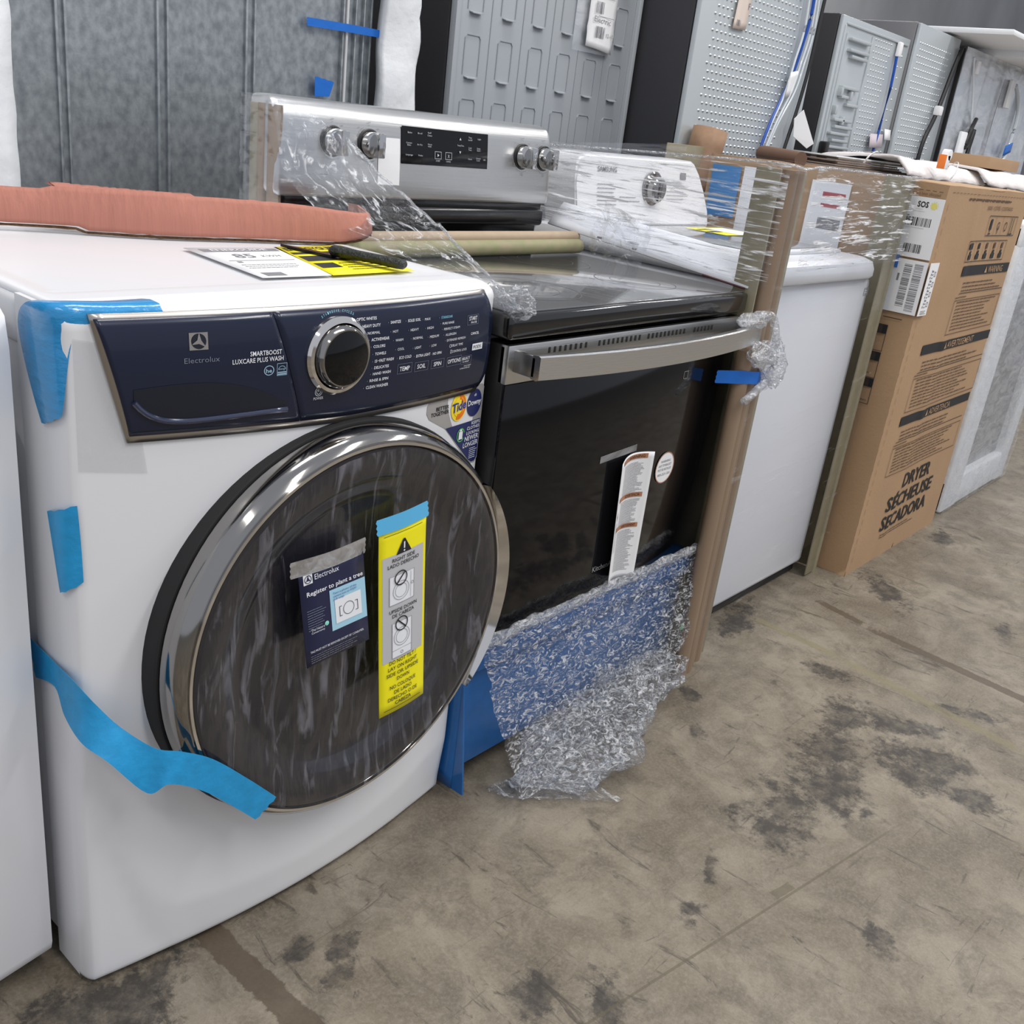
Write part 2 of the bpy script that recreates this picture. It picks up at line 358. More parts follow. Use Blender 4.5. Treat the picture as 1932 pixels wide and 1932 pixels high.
        mx = N.new('ShaderNodeMath'); mx.operation = 'MAXIMUM'; L.new(ax.outputs[0], mx.inputs[0]); L.new(ay.outputs[0], mx.inputs[1])
        q2 = N.new('ShaderNodeMath'); q2.operation = 'MULTIPLY_ADD'; L.new(fine, q2.inputs[0]); q2.inputs[1].default_value = edge*4; q2.inputs[2].default_value = -edge*2
        e = N.new('ShaderNodeMath'); e.operation = 'ADD'; L.new(mx.outputs[0], e.inputs[0]); L.new(q2.outputs[0], e.inputs[1])
        return rng(e.outputs[0], 1.02, .9, 0, 1)
    brown = None
    for s in [(.17, .25, .185, -.34, .045), (2.10, -.28, 2.04, -.95, .035), (2.14, -.10, 2.11, -.25, .03), (4.3, -.25, 4.2, -1.2, .03)]:
        q = seg(*s); brown = q if brown is None else mth('MAXIMUM', brown, q)
    c = mixc(mth('MULTIPLY', brown, .8), c, (.085, .062, .042))
    pale = None
    for s in [(1.875, -.03, 1.865, -.28, .03), (1.86, -.30, 1.80, -.78, .032)]:
        q = seg(*s, .35); pale = q if pale is None else mth('MAXIMUM', pale, q)
    c = mixc(mth('MULTIPLY', pale, .55), c, (.20, .175, .10))
    jn = None
    for s in [(.40, -.50, 1.30, -.66, .005), (.93, -.58, .98, -.59, .018)]:
        q = seg(*s, .2); jn = q if jn is None else mth('MAXIMUM', jn, q)
    c = mixc(mth('MULTIPLY', jn, .6), c, (.10, .085, .055))
    L.new(c, b.inputs['Base Color'])
    L.new(rng(noi(6, 5), .3, .7, .36, .6), b.inputs['Roughness'])
    bp = N.new('ShaderNodeBump'); bp.inputs['Strength'].default_value = .12; bp.inputs['Distance'].default_value = .01; L.new(noi(60, 8, .7), bp.inputs['Height']); L.new(bp.outputs[0], b.inputs['Normal'])
    b.inputs['Coat Weight'].default_value = 0; b.inputs['Specular IOR Level'].default_value = .3
    return m
bm = B(); bx(bm, -8, 24, -9, 4.15, -.2, 0); struct(obj('floor', bm, concrete()))
bm = B(); bx(bm, -8, 24, 4, 4.15, 0, 6); struct(obj('wall_back', bm, mat('painted_block_wall', (.30, .305, .315), .8, bump=.15, bscale=(8, 8, 8), var=.25, vscale=(1.2, 1.2, .8))))

# ================================================================ FRIDGES AT THE BACK (backs towards us)
def fridge(label, x0, x1, yb, h, back, side, depth=.72):
    t = thing('refrigerator', label, 'refrigerator', ((x0+x1)/2, yb+depth/2, 0))
    bm = B(); bx(bm, x0, x1, yb+.012, yb+depth, .02, h, .006); obj('cabinet', bm, side, t)
    bm = B(); bx(bm, x0, x1, yb+depth+.002, yb+depth+.06, .06, h-.01, .01); obj('door', bm, side, t)
    return t
# 1 galvanised
t = fridge('tall refrigerator with a mottled galvanised steel back and a strip of blue tape', .435, 1.335, 1.08, 1.82, GALV, WHITE2)
bm = B(); bx(bm, .437, 1.333, 1.07, 1.09, .02, 1.80)
for x in (.53, .548, .745, .768, .963, .985):
    bx(bm, x-.003, x+.003, 1.063, 1.072, .02, 1.8, .0015)
for x in (1.236, 1.274, 1.30, 1.322):
    bx(bm, x-.003, x+.003, 1.060, 1.072, .02, 1.8, .002)
obj('back_panel', bm, GALV, t)
bm = B(); bx(bm, 1.242, 1.248, 1.058, 1.070, .02, 1.8); obj('panel_flange', bm, LGREY, t)
def foam_strip(x0, x1, y, z0, z1, seed, edge):
    bm = B()
    def f(a, b):
        x = x0+(x1-x0)*a; z = z0+(z1-z0)*b
        wv = (.006 if seed == 1 else .0015)*math.sin(z*38+seed)+.004*nz((x, y, z), 14, seed)
        if edge > 0 and a > .9: x += wv
        if edge < 0 and a < .1: x += wv
        return (x, y+.01*nz((x, 0, z), 9, seed)-.01*math.sin(a*PI), z)
    grid(bm, 12, 90, f)
    return bm
o = obj('foam_guard', foam_strip(1.337, 1.43, 1.05, .02, 1.8, 1, 1), FOAM); solid(o, .04, -1)
tag(o, 'white wavy foam guard strip down the right edge of the galvanised refrigerator', 'foam guard')
o = obj('foam_guard', foam_strip(.10, .410, 1.045, .02, 1.8, 4, 1), FOAM); solid(o, .04, -1)
tag(o, 'wide white foam sheet at the left edge of the galvanised refrigerator', 'foam guard')
# 2 grey embossed
t = fridge('grey refrigerator back stamped with rows of rounded panels, a paper tag on it', 1.60, 2.44, 1.06, 1.82, GREYB, DARKS)
bm = B(); bx(bm, 1.602, 2.438, 1.052, 1.07, .02, 1.80, .004)
cols = [1.678+.1335*k for k in range(6)]
for x in cols:
    for zz in (1.609, 1.446, 1.2835, 1.121, .9585):
        # stamped pocket outline, ledge at its foot
        z0, z1, hw = zz, zz+.104, .030
        for sx in (-1, 1): bx(bm, x+sx*hw-.0012, x+sx*hw+.0012, 1.0495, 1.053, z0+.004, z1-.008)
        bx(bm, x-hw+.006, x+hw-.006, 1.0495, 1.053, z1-.001, z1+.0012)
        for sx in (-1, 1): prism(bm, [(x+sx*(hw+.0012), 1.0495, z1-.008), (x+sx*(hw-.0012), 1.0495, z1-.008), (x+sx*(hw-.007), 1.0495, z1-.001), (x+sx*(hw-.006), 1.0495, z1+.0012)], (0, .0035, 0))
        prism(bm, [(x-hw+.006, 1.053, z0), (x-hw+.010, 1.040, z0-.004), (x+hw-.010, 1.040, z0-.004), (x+hw-.006, 1.053, z0)], (0, 0, -.0025))
    bx(bm, x+.066, x+.0676, 1.050, 1.053, .02, 1.79)
obj('back_panel', bm, GREYB, t)
bm = B(); bx(bm, 2.425, 2.445, 1.046, 1.072, .02, 1.8, .004); obj('edge_flange', bm, GREYB, t)
bm = B(); bx(bm, 1.603, 1.625, 1.048, 1.07, .02, 1.8, .004); obj('edge_flange', bm, GREYB, t)
t2 = thing('paper_tag', 'white handwritten barcode tag taped low on the grey stamped refrigerator back', 'tag', (2.22, 1.03, 1.5))
bm = B(); grid(bm, 6, 10, lambda a, b: (2.155+.135*a, 1.035-.008*math.sin(a*PI)+.004*nz((a, b, 0), 5), 1.422+.18*b-.012*a+.006*nz((a*3, 0, 0), 4)*(1-b)))
o = obj('sheet', bm, PAPER, t2); solid(o, .0008)
bm = B(); bars(bm, (2.175, 1.0255, 1.516), X, Z, .04, .032, 5, n=18); bars(bm, (2.185, 1.0255, 1.449), X, Z, .05, .032, 6, n=20)
txt(bm, 'Electric', (2.172, 1.0255, 1.492), (1, 0, -.03), Z, w=.085, h=.016, mi=1); txt(bm, '12-10', (2.242, 1.0255, 1.455), X, Z, w=.036, h=.011, mi=1)
rect(bm, (2.19, 1.0255, 1.508), X, Z, .08, .0015, 1); rect(bm, (2.165, 1.0255, 1.56), X, Z, .1, .0015, 1)
obj('print', bm, [INKG, INKG], t2, smooth=False)
bm = B(); grid(bm, 4, 8, lambda a, b: (2.105+.19*a, 1.046, 1.405+.2*b+.01*nz((a*4, b, 0), 5)))
o = obj('clear_pouch', bm, F_GREY, t2)
# dimpled backs
def dimples(bm, x0, x1, z0, z1, y, dx=.032, dz=.0262, r=.0085, skip=None):
    k = 0; z = z0
    while z < z1:
        x = x0+(dx/2 if k % 2 else 0)
        while x < x1:
            if not (skip and skip(x, z)):
                c = bm.verts.new((x, y-.0055, z+.001))
                R = [bm.verts.new((x+r*math.cos(a), y, z+r*.72*math.sin(a))) for a in [2*PI*q/6 for q in range(6)]]
                for q in range(6): bm.faces.new((c, R[q], R[(q+1) % 6]))
            x += dx
        z += dz; k += 1
t = fridge('light grey dimpled refrigerator back with blue cable and clear tubes down its edge', 2.46, 3.29, .85, 1.86, GREYL, DARKS)
bm = B(); bx(bm, 2.462, 3.288, .84, .86, .02, 1.85, .004); dimples(bm, 2.55, 3.12, .95, 1.83, .84, dx=.028, dz=.024, r=.0078); obj('back_panel', bm, GREYL, t)
bm = B(); tube(bm, smoothpath([(3.155, .825, 1.80), (3.165, .822, 1.66), (3.15, .825, 1.55), (3.12, .825, 1.45), (3.075, .825, 1.37), (3.02, .822, 1.28), (2.985, .82, 1.20), (2.97, .82, 1.10)]), .006); obj('blue_cable', bm, WIREB, t)
for k, (dx, dz) in enumerate(((.03, 0), (.055, .0), (-.02, -.02))):
    bm = B(); tube(bm, smoothpath([(3.13+dx, .822, 1.80), (3.15+dx, .818, 1.62), (3.13+dx, .82, 1.50), (3.10+dx, .82, 1.40+dz), (3.03+dx*.6, .818, 1.27), (2.97+dx*.5, .82, 1.12)]), .004); obj('clear_tube', bm, CLEARW, t)
bm = B(); tube(bm, smoothpath([(3.255, .825, 1.82), (3.25, .825, 1.7), (3.235, .822, 1.5), (3.21, .822, 1.35), (3.17, .822, 1.2), (3.15, .825, 1.1)]), .007); obj('black_hose', bm, BLACKP, t)
bm = B(); grid(bm, 3, 4, lambda a, b: (3.075+.07*a+.01*b, .812+.01*a, 1.375+.085*b+.012*a)); solid(obj('tube_tag', bm, PAPER, t), .001)
bm = B(); prism(bm, [(3.16, .80, 1.31), (3.20, .79, 1.345), (3.30, .77, 1.235), (3.27, .78, 1.215), (3.18, .80, 1.25)], (0, .002, 0)); obj('hose_flap', bm, PAPER, t)
t2 = thing('paper_tag', 'cream barcode tag stuck to the dimpled refrigerator back', 'tag', (2.72, .83, 1.6))
bm = B(); grid(bm, 3, 6, lambda a, b: (2.665+.085*a-.012*(1-b), .830, 1.545+.13*b+.004*a)); solid(obj('sheet', bm, mat('cream_paper', (.72, .62, .55), .7), t2), .0008)
bm = B(); bars(bm, (2.672, .8285, 1.556), X, Z, .028, .018, 3, n=8); txt(bm, 'F', (2.73, .8285, 1.61), X, Z, h=.02); obj('print', bm, INKG, t2, smooth=False)
# 4 stamped back
t = fridge('small light grey refrigerator back with stamped brackets and one straight blue wire', 4.11, 4.92, 1.15, 1.79, GREYL, DARKS)
bm = B(); bx(bm, 4.112, 4.918, 1.14, 1.16, .02, 1.785, .004)
dimples(bm, 4.50, 4.70, 1.0, 1.74, 1.14); dimples(bm, 4.80, 4.88, 1.0, 1.74, 1.14, dx=.05, dz=.05)
bx(bm, 4.135, 4.145, 1.132, 1.142, .05, 1.75, .003); bx(bm, 4.17, 4.175, 1.134, 1.142, .05, 1.72, .002); bx(bm, 4.45, 4.46, 1.132, 1.142, .05, 1.74, .003); bx(bm, 4.15, 4.89, 1.132, 1.142, 1.75, 1.76, .003)
for z, x0, x1 in ((1.70, 4.20, 4.42), (1.655, 4.21, 4.42), (1.63, 4.24, 4.42), (1.50, 4.21, 4.40), (1.46, 4.22, 4.30), (1.43, 4.30, 4.43), (1.36, 4.20, 4.40), (1.33, 4.22, 4.42), (1.30, 4.19, 4.40), (1.27, 4.22, 4.40), (1.24, 4.2, 4.42)):
    bx(bm, x0, x1, 1.118, 1.145, z-.007, z+.007, .004)
for x, z in ((4.2, 1.40), (4.22, 1.48), (4.30, 1.36), (4.33, 1.47)): bx(bm, x-.012, x+.012, 1.118, 1.145, z-.02, z+.02, .005)
obj('back_panel', bm, GREYL, t)
bm = B(); tube(bm, [(4.755, 1.128, 1.73), (4.762, 1.125, 1.62), (4.768, 1.125, 1.55), (4.75, 1.125, 1.35), (4.73, 1.125, 1.18)], .007); obj('blue_cable', bm, WIREB, t)
bm = B(); bx(bm, 4.745, 4.785, 1.115, 1.135, 1.69, 1.755, .006); obj('cable_clip', bm, PAPER, t)
bm = B(); grid(bm, 2, 2, lambda a, b: (4.655+.16*a, 1.115+.01*b, 1.262+.065*b+.006*a)); solid(obj('tube_tag', bm, mat('pinkish_paper', (.62, .55, .58), .7), t), .001)
bm = B(); grid(bm, 2, 2, lambda a, b: (4.82+.08*a, 1.115+.01*b, 1.31+.05*b)); solid(obj('tube_tag', bm, PAPER, t), .001)
bm = B(); bx(bm, 4.13, 4.17, 1.10, 1.14, 1.18, 1.26, .008); obj('valve', bm, BLACKP, t)
# 5 dimpled
t = fridge('refrigerator with a ribbed dimpled grey back, black hose down its right edge', 4.93, 5.535, 1.12, 1.87, GREYL, mat('grey_cabinet', (.19, .19, .20), .5))
bm = B(); bx(bm, 4.932, 5.533, 1.11, 1.13, .02, 1.865, .004); dimples(bm, 4.97, 5.42, 1.0, 1.80, 1.11, dz=.03); obj('back_panel', bm, GREYL, t)
bm = B(); tube(bm, smoothpath([(5.52, 1.09, 1.82), (5.47, 1.09, 1.72), (5.37, 1.085, 1.48), (5.30, 1.09, 1.34), (5.28, 1.09, 1.2)]), .012); obj('black_hose', bm, BLACKP, t)
bm = B(); bx(bm, 5.35, 5.40, 1.06, 1.10, 1.47, 1.52, .01); obj('hose_clip', bm, PAPER, t)
# 6,7 wrapped
for i, (x0, x1, lab) in enumerate(((5.58, 6.33, 'grey film-wrapped refrigerator back with a black coiled cord, right of the dimpled ones'), (6.36, 7.2, 'grey film-wrapped refrigerator back at the far right, with a long white tube'))):
    t = fridge(lab, x0, x1, 1.12, 1.83, GALV, GREYB)
    bm = B(); bx(bm, x0, x1, 1.105, 1.13, .02, 1.82, .004); obj('back_panel', bm, GREYB, t)
    bm = B(); bx(bm, x0-.008, x0+.006, 1.09, 1.11, .02, 1.83); obj('gap_shade_strip', bm, BLACKM, t)  # added black strip: shade of the gap between cabinets put in as colour
    o = obj('clear_wrap', (lambda b: (grid(b, 30, 30, lambda a, c: (x0-.01+(x1-x0+.02)*a, 1.08+.012*nz((a*6, 0, c*2), 1.5, i), .05+1.79*c)), b)[1])(B()), F_GREY, t)
    if i == 0:
        bm = B(); tube(bm, smoothpath([(5.70, 1.075, 1.80), (5.74, 1.075, 1.74), (5.82, 1.07, 1.62), (5.90, 1.07, 1.5), (5.98, 1.07, 1.40), (6.10, 1.07, 1.26)]), .007); obj('clear_tube', bm, CLEARW, t)
        bm = B(); tube(bm, smoothpath([(5.96, 1.06, 1.50), (5.88, 1.05, 1.42), (5.86, 1.05, 1.34), (5.92, 1.05, 1.37), (5.95, 1.05, 1.44), (5.93, 1.05, 1.30), (5.90, 1.05, 1.22)]), .012); obj('power_cord', bm, BLACKP, t)
        bm = B(); bx(bm, 5.76, 5.86, 1.05, 1.07, 1.20, 1.42, .006); obj('foam_block', bm, FOAM, t)
        bm = B(); bx(bm, 5.75, 5.80, 1.06, 1.08, 1.72, 1.79, .006); obj('tube_clip', bm, PAPER, t)
    else:
        bm = B(); tube(bm, smoothpath([(6.55, 1.07, 1.74), (6.66, 1.07, 1.68), (6.72, 1.06, 1.58), (6.72, 1.06, 1.42), (6.68, 1.06, 1.30), (6.64, 1.06, 1.15)]), .012); obj('white_tube', bm, CLEARW, t)
        bm = B(); bx(bm, 6.42, 6.50, 1.055, 1.075, 1.60, 1.76, .006); obj('label_strip', bm, PAPER, t)
        bm = B(); grid(bm, 4, 3, lambda a, b: (6.60+.14*a, 1.045, 1.33+.06*b+.03*a)); solid(obj('blue_tape', bm, TAPEB, t), .002)
for i, (x0, x1, z, dz, lab) in enumerate(((5.38, 6.25, 1.88, .03, 'white foam lid pad lying over the first film-wrapped refrigerator'), (6.05, 7.2, 1.845, .045, 'white foam board overhanging the far right wrapped refrigerator'))):
    bm = B(); bx(bm, x0, x1, .80, 1.75, z, z+dz, .01)
    for v in bm.verts: v.co.z += .012*nz(v.co, 3, i)
    tag(obj('foam_pad', bm, FOAM), lab, 'foam pad')
# blue tapes on fridge 1
def tape(name, L_, R_, label, m=TAPE, t=.0004, n=6, parent=None, jag=.0015, M_=None):
    a = smoothpath(L_, n); b = smoothpath(R_, n); bm = B(); N = len(a)-1
    cm = smoothpath(M_, n) if M_ else None
    def f(u, v):
        i = u*N; k = min(int(i), N-1); s = i-k
        if cm:
            A_, B_, C_ = (q[k].lerp(q[k+1], s) for q in (a, cm, b)); return A_*(1-v)*(1-2*v)+C_*v*(2*v-1)+B_*4*v*(1-v)
        return a[k].lerp(a[k+1], s).lerp(b[k].lerp(b[k+1], s), v)
    V = grid(bm, N, 6, f)
    if jag:
        d0 = (a[0]-a[1]).normalized(); d1 = (a[-1]-a[-2]).normalized()
        for j in range(7):
            V[0][j].co += d0*(jag*(j % 2)); V[-1][j].co += d1*(jag*(j % 2))
    o = obj(name, bm, m, parent, angle=60); solid(o, t); es = o.modifiers.new('crisp_edges', 'EDGE_SPLIT'); es.split_angle = math.radians(50)
    if label: tag(o, label, 'tape')
    return o
tape('blue_tape', [(1.121, 1.054, 1.353), (1.25, 1.05, 1.355), (1.337, 1.040, 1.354), (1.40, 1.034, 1.354), (1.436, 1.04, 1.355)], [(1.122, 1.054, 1.335), (1.25, 1.05, 1.337), (1.337, 1.040, 1.337), (1.40, 1.034, 1.336), (1.437, 1.04, 1.334)], 'long strip of blue tape bridging galvanised back and foam guard', TAPEB)
tape('blue_tape', [(1.150, 1.054, 1.228), (1.151, 1.054, 1.185)], [(1.208, 1.054, 1.221), (1.196, 1.054, 1.188)], 'short torn piece of blue tape on the galvanised back, above the range', TAPEB, n=3)

# ================================================================ FRONT-LOAD WASHER
W = .686
def yw(x): 
    q = (x-.343)/.343; return -.005-.032*(1-q*q) if abs(q) < 1 else -.005
def bow(off): return lambda p: Vector((p.x, yw(p.x)-off, p.z))
wash = thing('washing_machine', 'white front-load washing machine with navy control panel and film-covered round black door', 'washing machine', (.343, .4, 0))
bm = B(); bx(bm, .004, W-.004, .09, .80, .035, .90, .006); obj('cabinet', bm, WHITE, wash)
# front fascia: plan outline lofted in z with rounded corners and an undercut foot
def plan(n=64, inset=0, rc=.009):
    pts = []
    for k in range(5):
        a = PI/2*k/4; pts.append((inset+rc-rc*math.sin(a+0)*1, .012+rc-rc*math.cos(a) if 0 else .012+rc*(1-math.sin(a)) - 0, 0)) if 0 else None
    pts = [(inset, .09), (inset, .03)]
    for k in range(1, 5):
        a = PI/2*k/5; pts.append((inset+rc*(1-math.cos(a)), .03-.035*math.sin(a)))
    for k in range(n+1):
        x = rc+(W-2*rc)*k/n; pts.append((x, yw(x)))
    for k in range(4, 0, -1):
        a = PI/2*k/5; pts.append((W-inset-rc*(1-math.cos(a)), .03-.035*math.sin(a)))
    pts += [(W-inset, .03), (W-inset, .09)]
    return pts
def fascia(bm, prof):
    """prof: [(z, dy)]"""
    P = plan(); rows = []
    def relief(x, z):
        zb = .105-.035*math.sin(min(1, max(0, (x-.08)/.55))*PI)+.02*max(0, (x-.55)/.13)
        q = max(0, .13-x)/.05; zc = zb+.045*q*q if x < .18 else zb
        d1 = max(0, zc-z); d2 = max(0, .080-x)*max(0, min(1, (.42-z)/.15))
        return min(.009, .10*d1+.11*min(d2, .05))
    for z, dy in prof:
        rows.append([bm.verts.new((x, y+(dy+relief(x, z) if y < .028 else 0), z)) for x, y in P])
    for A, Bq in zip(rows, rows[1:]):
        for k in range(len(P)-1): bm.faces.new((A[k], A[k+1], Bq[k+1], Bq[k]))
    bm.faces.new(rows[0]); bm.faces.new(rows[-1][::-1])
prof = [(.008, .012), (.010, .004), (.014, .001), (.02, 0)] + [(.03+.91*k/110, 0) for k in range(111)] + [(.947, .004), (.952, .012), (.955, .024)]
bm = B(); fascia(bm, prof); obj('front_panel', bm, WHITE, wash, angle=50)
bm = B(); bx(bm, .0, W, .0905, .80, .895, .952, .010, 3); obj('top_rim', bm, WHITE, wash)
# top panel: gentle raised border and recessed plateau
bm = B()
def topf(a, b):
    x = .006+(W-.012)*a; y = .026+.77*b
    dx = min(x-.03, W-.03-x); dy = min(y-.075, .78-y); d = min(dx, dy)
    s = max(0, min(1, d/.012)); s = s*s*(3-2*s)
    e = min(x, W-x, 9)
    return (x, y, .9565-.0035*s-.002*max(0, 1-e/.012))
grid(bm, 60, 70, topf); o = obj('top_panel', bm, WHITE, wash); solid(o, .006, -1)
for sx in (.06, W-.06):
    for sy in (.12, .72):
        bm = B(); bmesh.ops.create_cone(bm, cap_ends=True, segments=16, radius1=.022, radius2=.018, depth=.036, matrix=Matrix.Translation((sx, sy, .018))); obj('foot', bm, BLACKP, wash)
# control panel
CPX0, CPX1 = .040, .668
def cp_left(z): return .030+.038*((.949-z)/.13)**1.6 if z > .815 else .075
def cpf(x0f, x1f, z0, z1, off, bulge, nu=40, nv=14):
    def f(a, b):
        z = z0+(z1-z0)*b; x0 = x0f(z); x1 = x1f(z); x = x0+(x1-x0)*a
        c = math.sin(b*PI)**.5 if 0 < b < 1 else 0
        return Vector((x, yw(x)-off-bulge*c, z))
    return f
lf = lambda z: .034+.034*((.947-z)/.135)
rf = lambda z: .664-.020*max(0, (z-.90)/.047)**2-.012*max(0, (.83-z)/.03)**2
seam = lambda z: .243+.045*((.947-z)/.14)
seam2 = lambda z: seam(z)+.0012
bot = lambda x: .812-.012*max(0, min(1, (x-.05)/.3))
def panel(x0f, x1f, off, bulge, grow=0, nu=40, nv=16, mi=0, bm=None, back=None):
    bm = bm or B()
    def f(a, b):
        x0 = x0f(.88); x1 = x1f(.88); xm = x0+(x1-x0)*a
        zb = bot(xm)-grow; zt = .9465+grow*.55; z = zb+(zt-zb)*b
        x = x0f(z)-grow*.4+(x1f(z)-x0f(z)+grow*.8)*a
        c = (math.sin(b*PI) if 0 < b < 1 else 0)**.6
        return Vector((x, yw(x)-off-bulge*c, z))
    grid(bm, nu, nv, f, mi); return bm
bm = panel(lf, rf, .0035, 0, grow=.0085); o = obj('panel_trim', bm, SATIN, wash); solid(o, .004, -1)
bm = panel(lf, seam, .006, .007); o = obj('detergent_drawer', bm, NAVY, wash); solid(o, .003, -1); drawer = o
bm = panel(seam2, rf, .006, .007); o = obj('control_panel', bm, NAVY, wash); solid(o, .003, -1); cpanel = o
def cpw(off):
    def g(p):
        zb = bot(p.x); b = max(0, min(1, (p.z-zb)/(.9465-zb))); c = (math.sin(b*PI) if 0 < b < 1 else 0)**.6
        return Vector((p.x, yw(p.x)-.0062-.007*c-off, p.z))
    return g
# drawer grip scoop: flat patch, its shade put into the colour; bright lower lip
bm = B()
sc_top = lambda s: .868+.004*math.sin(s*PI)-.036*s**3.2
sc_bot = lambda s: .8245+.030*(1-s)**9+.001*s
def scoop(a, b):
    x = .070+.195*a; zt, zb = sc_top(a), sc_bot(a); zt = max(zt, zb+.001); z = zb+(zt-zb)*b
    p = cpw(.0005)(Vector((x, 0, z))); q = min(1, 4*min(a, 1-a, b*.6+.0, 1-b)); p.y += .0045*q if 0 else 0; return p
grid(bm, 40, 8, scoop); obj('grip_recess_shade', bm, NAVYR, drawer)
bm = B(); pts = [cpw(.001)(Vector((.070+.195*a, 0, max(sc_bot(a)-.001, 0)))) for a in [k/30 for k in range(31)]]; tube(bm, pts, .0034, 10); obj('grip_lip', bm, mat('grip_lip_gloss', (.03, .04, .09), .12, coat=1, metal=.4), drawer)
# brand emblem + lettering on the drawer
bm = B(); g = cpw(.0006); g2 = cpw(.0012); g3 = cpw(.0018)
rect(bm, (.1346, 0, .9085), X, Z, .0227, .0198, 0, g, 2); ring(bm, (.146, 0, .9184), X, Z, .0088, 0, 1, g2)
for a in (90, 200, 320):
    a = math.radians(a); c = Vector((.146, 0, .9184)); d = Vector((math.cos(a), 0, math.sin(a))); n = Vector((-d.z, 0, d.x))
    vs = [g3(c-d*.001+n*.0030), g3(c+d*.0088+n*.0004), g3(c+d*.0088-n*.0004), g3(c-d*.001-n*.0030)]
    face(bm, vs, 0)
obj('emblem', bm, [SATIN, NAVYR], drawer, smooth=False)
bm = B()
txt(bm, 'Electrolux', (.1279, 0, .8939), X, Z, .0432, .0062, 1, g)
txt(bm, 'SMARTBOOST', (.2105, 0, .8965), X, Z, .0435, .0056, 0, g, bold=.01); txt(bm, 'LUXCARE PLUS WASH', (.1873, 0, .8885), X, Z, .0690, .0056, 0, g, bold=.008)
ring(bm, (.2362, 0, .8772), X, Z, .0062, .0052, 2, g, sx=1.15); txt(bm, 'he', (.2362, 0, .8745), X, Z, .0085, .0048, 2, g, 'C', bold=.02)
frame(bm, (.2473, 0, .8694), X, Z, .0144, .0155, .0006, 2, g); rect(bm, (.2483, 0, .8704), X, Z, .0124, .0016, 2, g); rect(bm, (.2483, 0, .8728), X, Z, .0124, .0014, 2, g)
ring(bm, (.2545, 0, .876), X, Z, .0056, .005, 2, g, a0=.2, a1=PI-.2); txt(bm, 'energy', (.2545, 0, .8765), X, Z, .0095, .0026, 2, g, 'C')
obj('drawer_lettering', bm, [INKW, INKD, mat('ice_blue_ink', (.32, .48, .62), .5)], drawer, smooth=False)
bm = B()
TX = [('OPTIC WHITES', .37, .9283, .0352, .0039), ('HEAVY DUTY', .3802, .9188, .0319, .0039), ('NORMAL', .3892, .9094, .0222, .0036), ('ACTIVEWEAR', .3959, .9001, .0329, .004), ('COLORS', .4, .8907, .0216, .0037), ('TOWELS', .4035, .8806, .0201, .0037), ('15   FAST WASH', .404, .8705, .0352, .0041), ('DELICATES', .4036, .8617, .0273, .0038), ('HAND WASH', .4021, .8533, .0332, .0038), ('RINSE & SPIN', .3973, .8443, .0346, .0038), ('CLEAN WASHER', .3918, .8352, .0414, .0042),
 ('SANITIZE', .4307, .9205, .0193, .0037), ('HOT', .4353, .908, .0102, .0034), ('WARM', .4407, .8956, .0149, .0034), ('COOL', .4456, .8828, .0129, .0035), ('ECO COLD', .4501, .8703, .0241, .0039),
 ('SOLID SOIL', .4641, .92, .0256, .0038), ('HEAVY', .4698, .907, .0164, .0035), ('NORMAL', .4754, .8949, .0205, .0035), ('LIGHT', .4803, .8813, .0131, .0035), ('EXTRA LIGHT', .4843, .8689, .0298, .0039),
 ('MAX', .4987, .9193, .0119, .0035), ('HIGH', .5043, .9066, .0133, .0035), ('MEDIUM', .5107, .8937, .0195, .0036), ('LOW', .5156, .8807, .0109, .0036), ('NO SPIN', .5199, .8684, .0194, .0037),
 ('STAINSOAK', .5344, .9187, .026, .0036), ('PURE RINSE', .5375, .9101, .0267, .0032), ('PERFECT STEAM', .5415, .9017, .0368, .0033), ('ALLERGEN', .5456, .8932, .0247, .0033), ('EXTENDED REFRESH', .5497, .8846, .0443, .0033), ('DELAY TIME', .5617, .8756, .027, .0035), ('CONTROL LOCK', .5639, .8665, .0361, .0035),
 ('TEMP', .4529, .8528, .0201, .0062), ('SOIL', .4889, .852, .0176, .0062), ('SPIN', .5244, .8512, .0170, .006), ('OPTIONS', .5567, .8507, .031, .006), ('SELECT', .5912, .8515, .020, .0038), ('TO RESET', .5930, .8473, .017, .0024),
 ('START', .6012, .91, .0204, .0056), ('PAUSE', .6061, .9053, .0144, .003), ('CANCEL', .6075, .8881, .0208, .0038), ('POWER', .3048, .831, .0153, .0036), ('min', .4082, .8722, .004, .0018), ('HOLD RESET', .5985, .8408, .018, .002), ('10 MIN ENTERTAIN', .589, .8375, .025, .002)]
g = cpw(.0006); g2 = cpw(.0011)
for s, x, z, w_, h_ in TX:
    txt(bm, s, (x, 0, z), X, Z, w_, h_, 1 if s == 'STAINSOAK' else 0, g, bold=.012 if h_ > .0036 else 0)
for s, x, z, w_, h_ in TX[:33]:
    if s not in ('OPTIC WHITES',): ring(bm, (x-.0042, 0, z+.0018), X, Z, .0007, 0, 2, g, n=6)
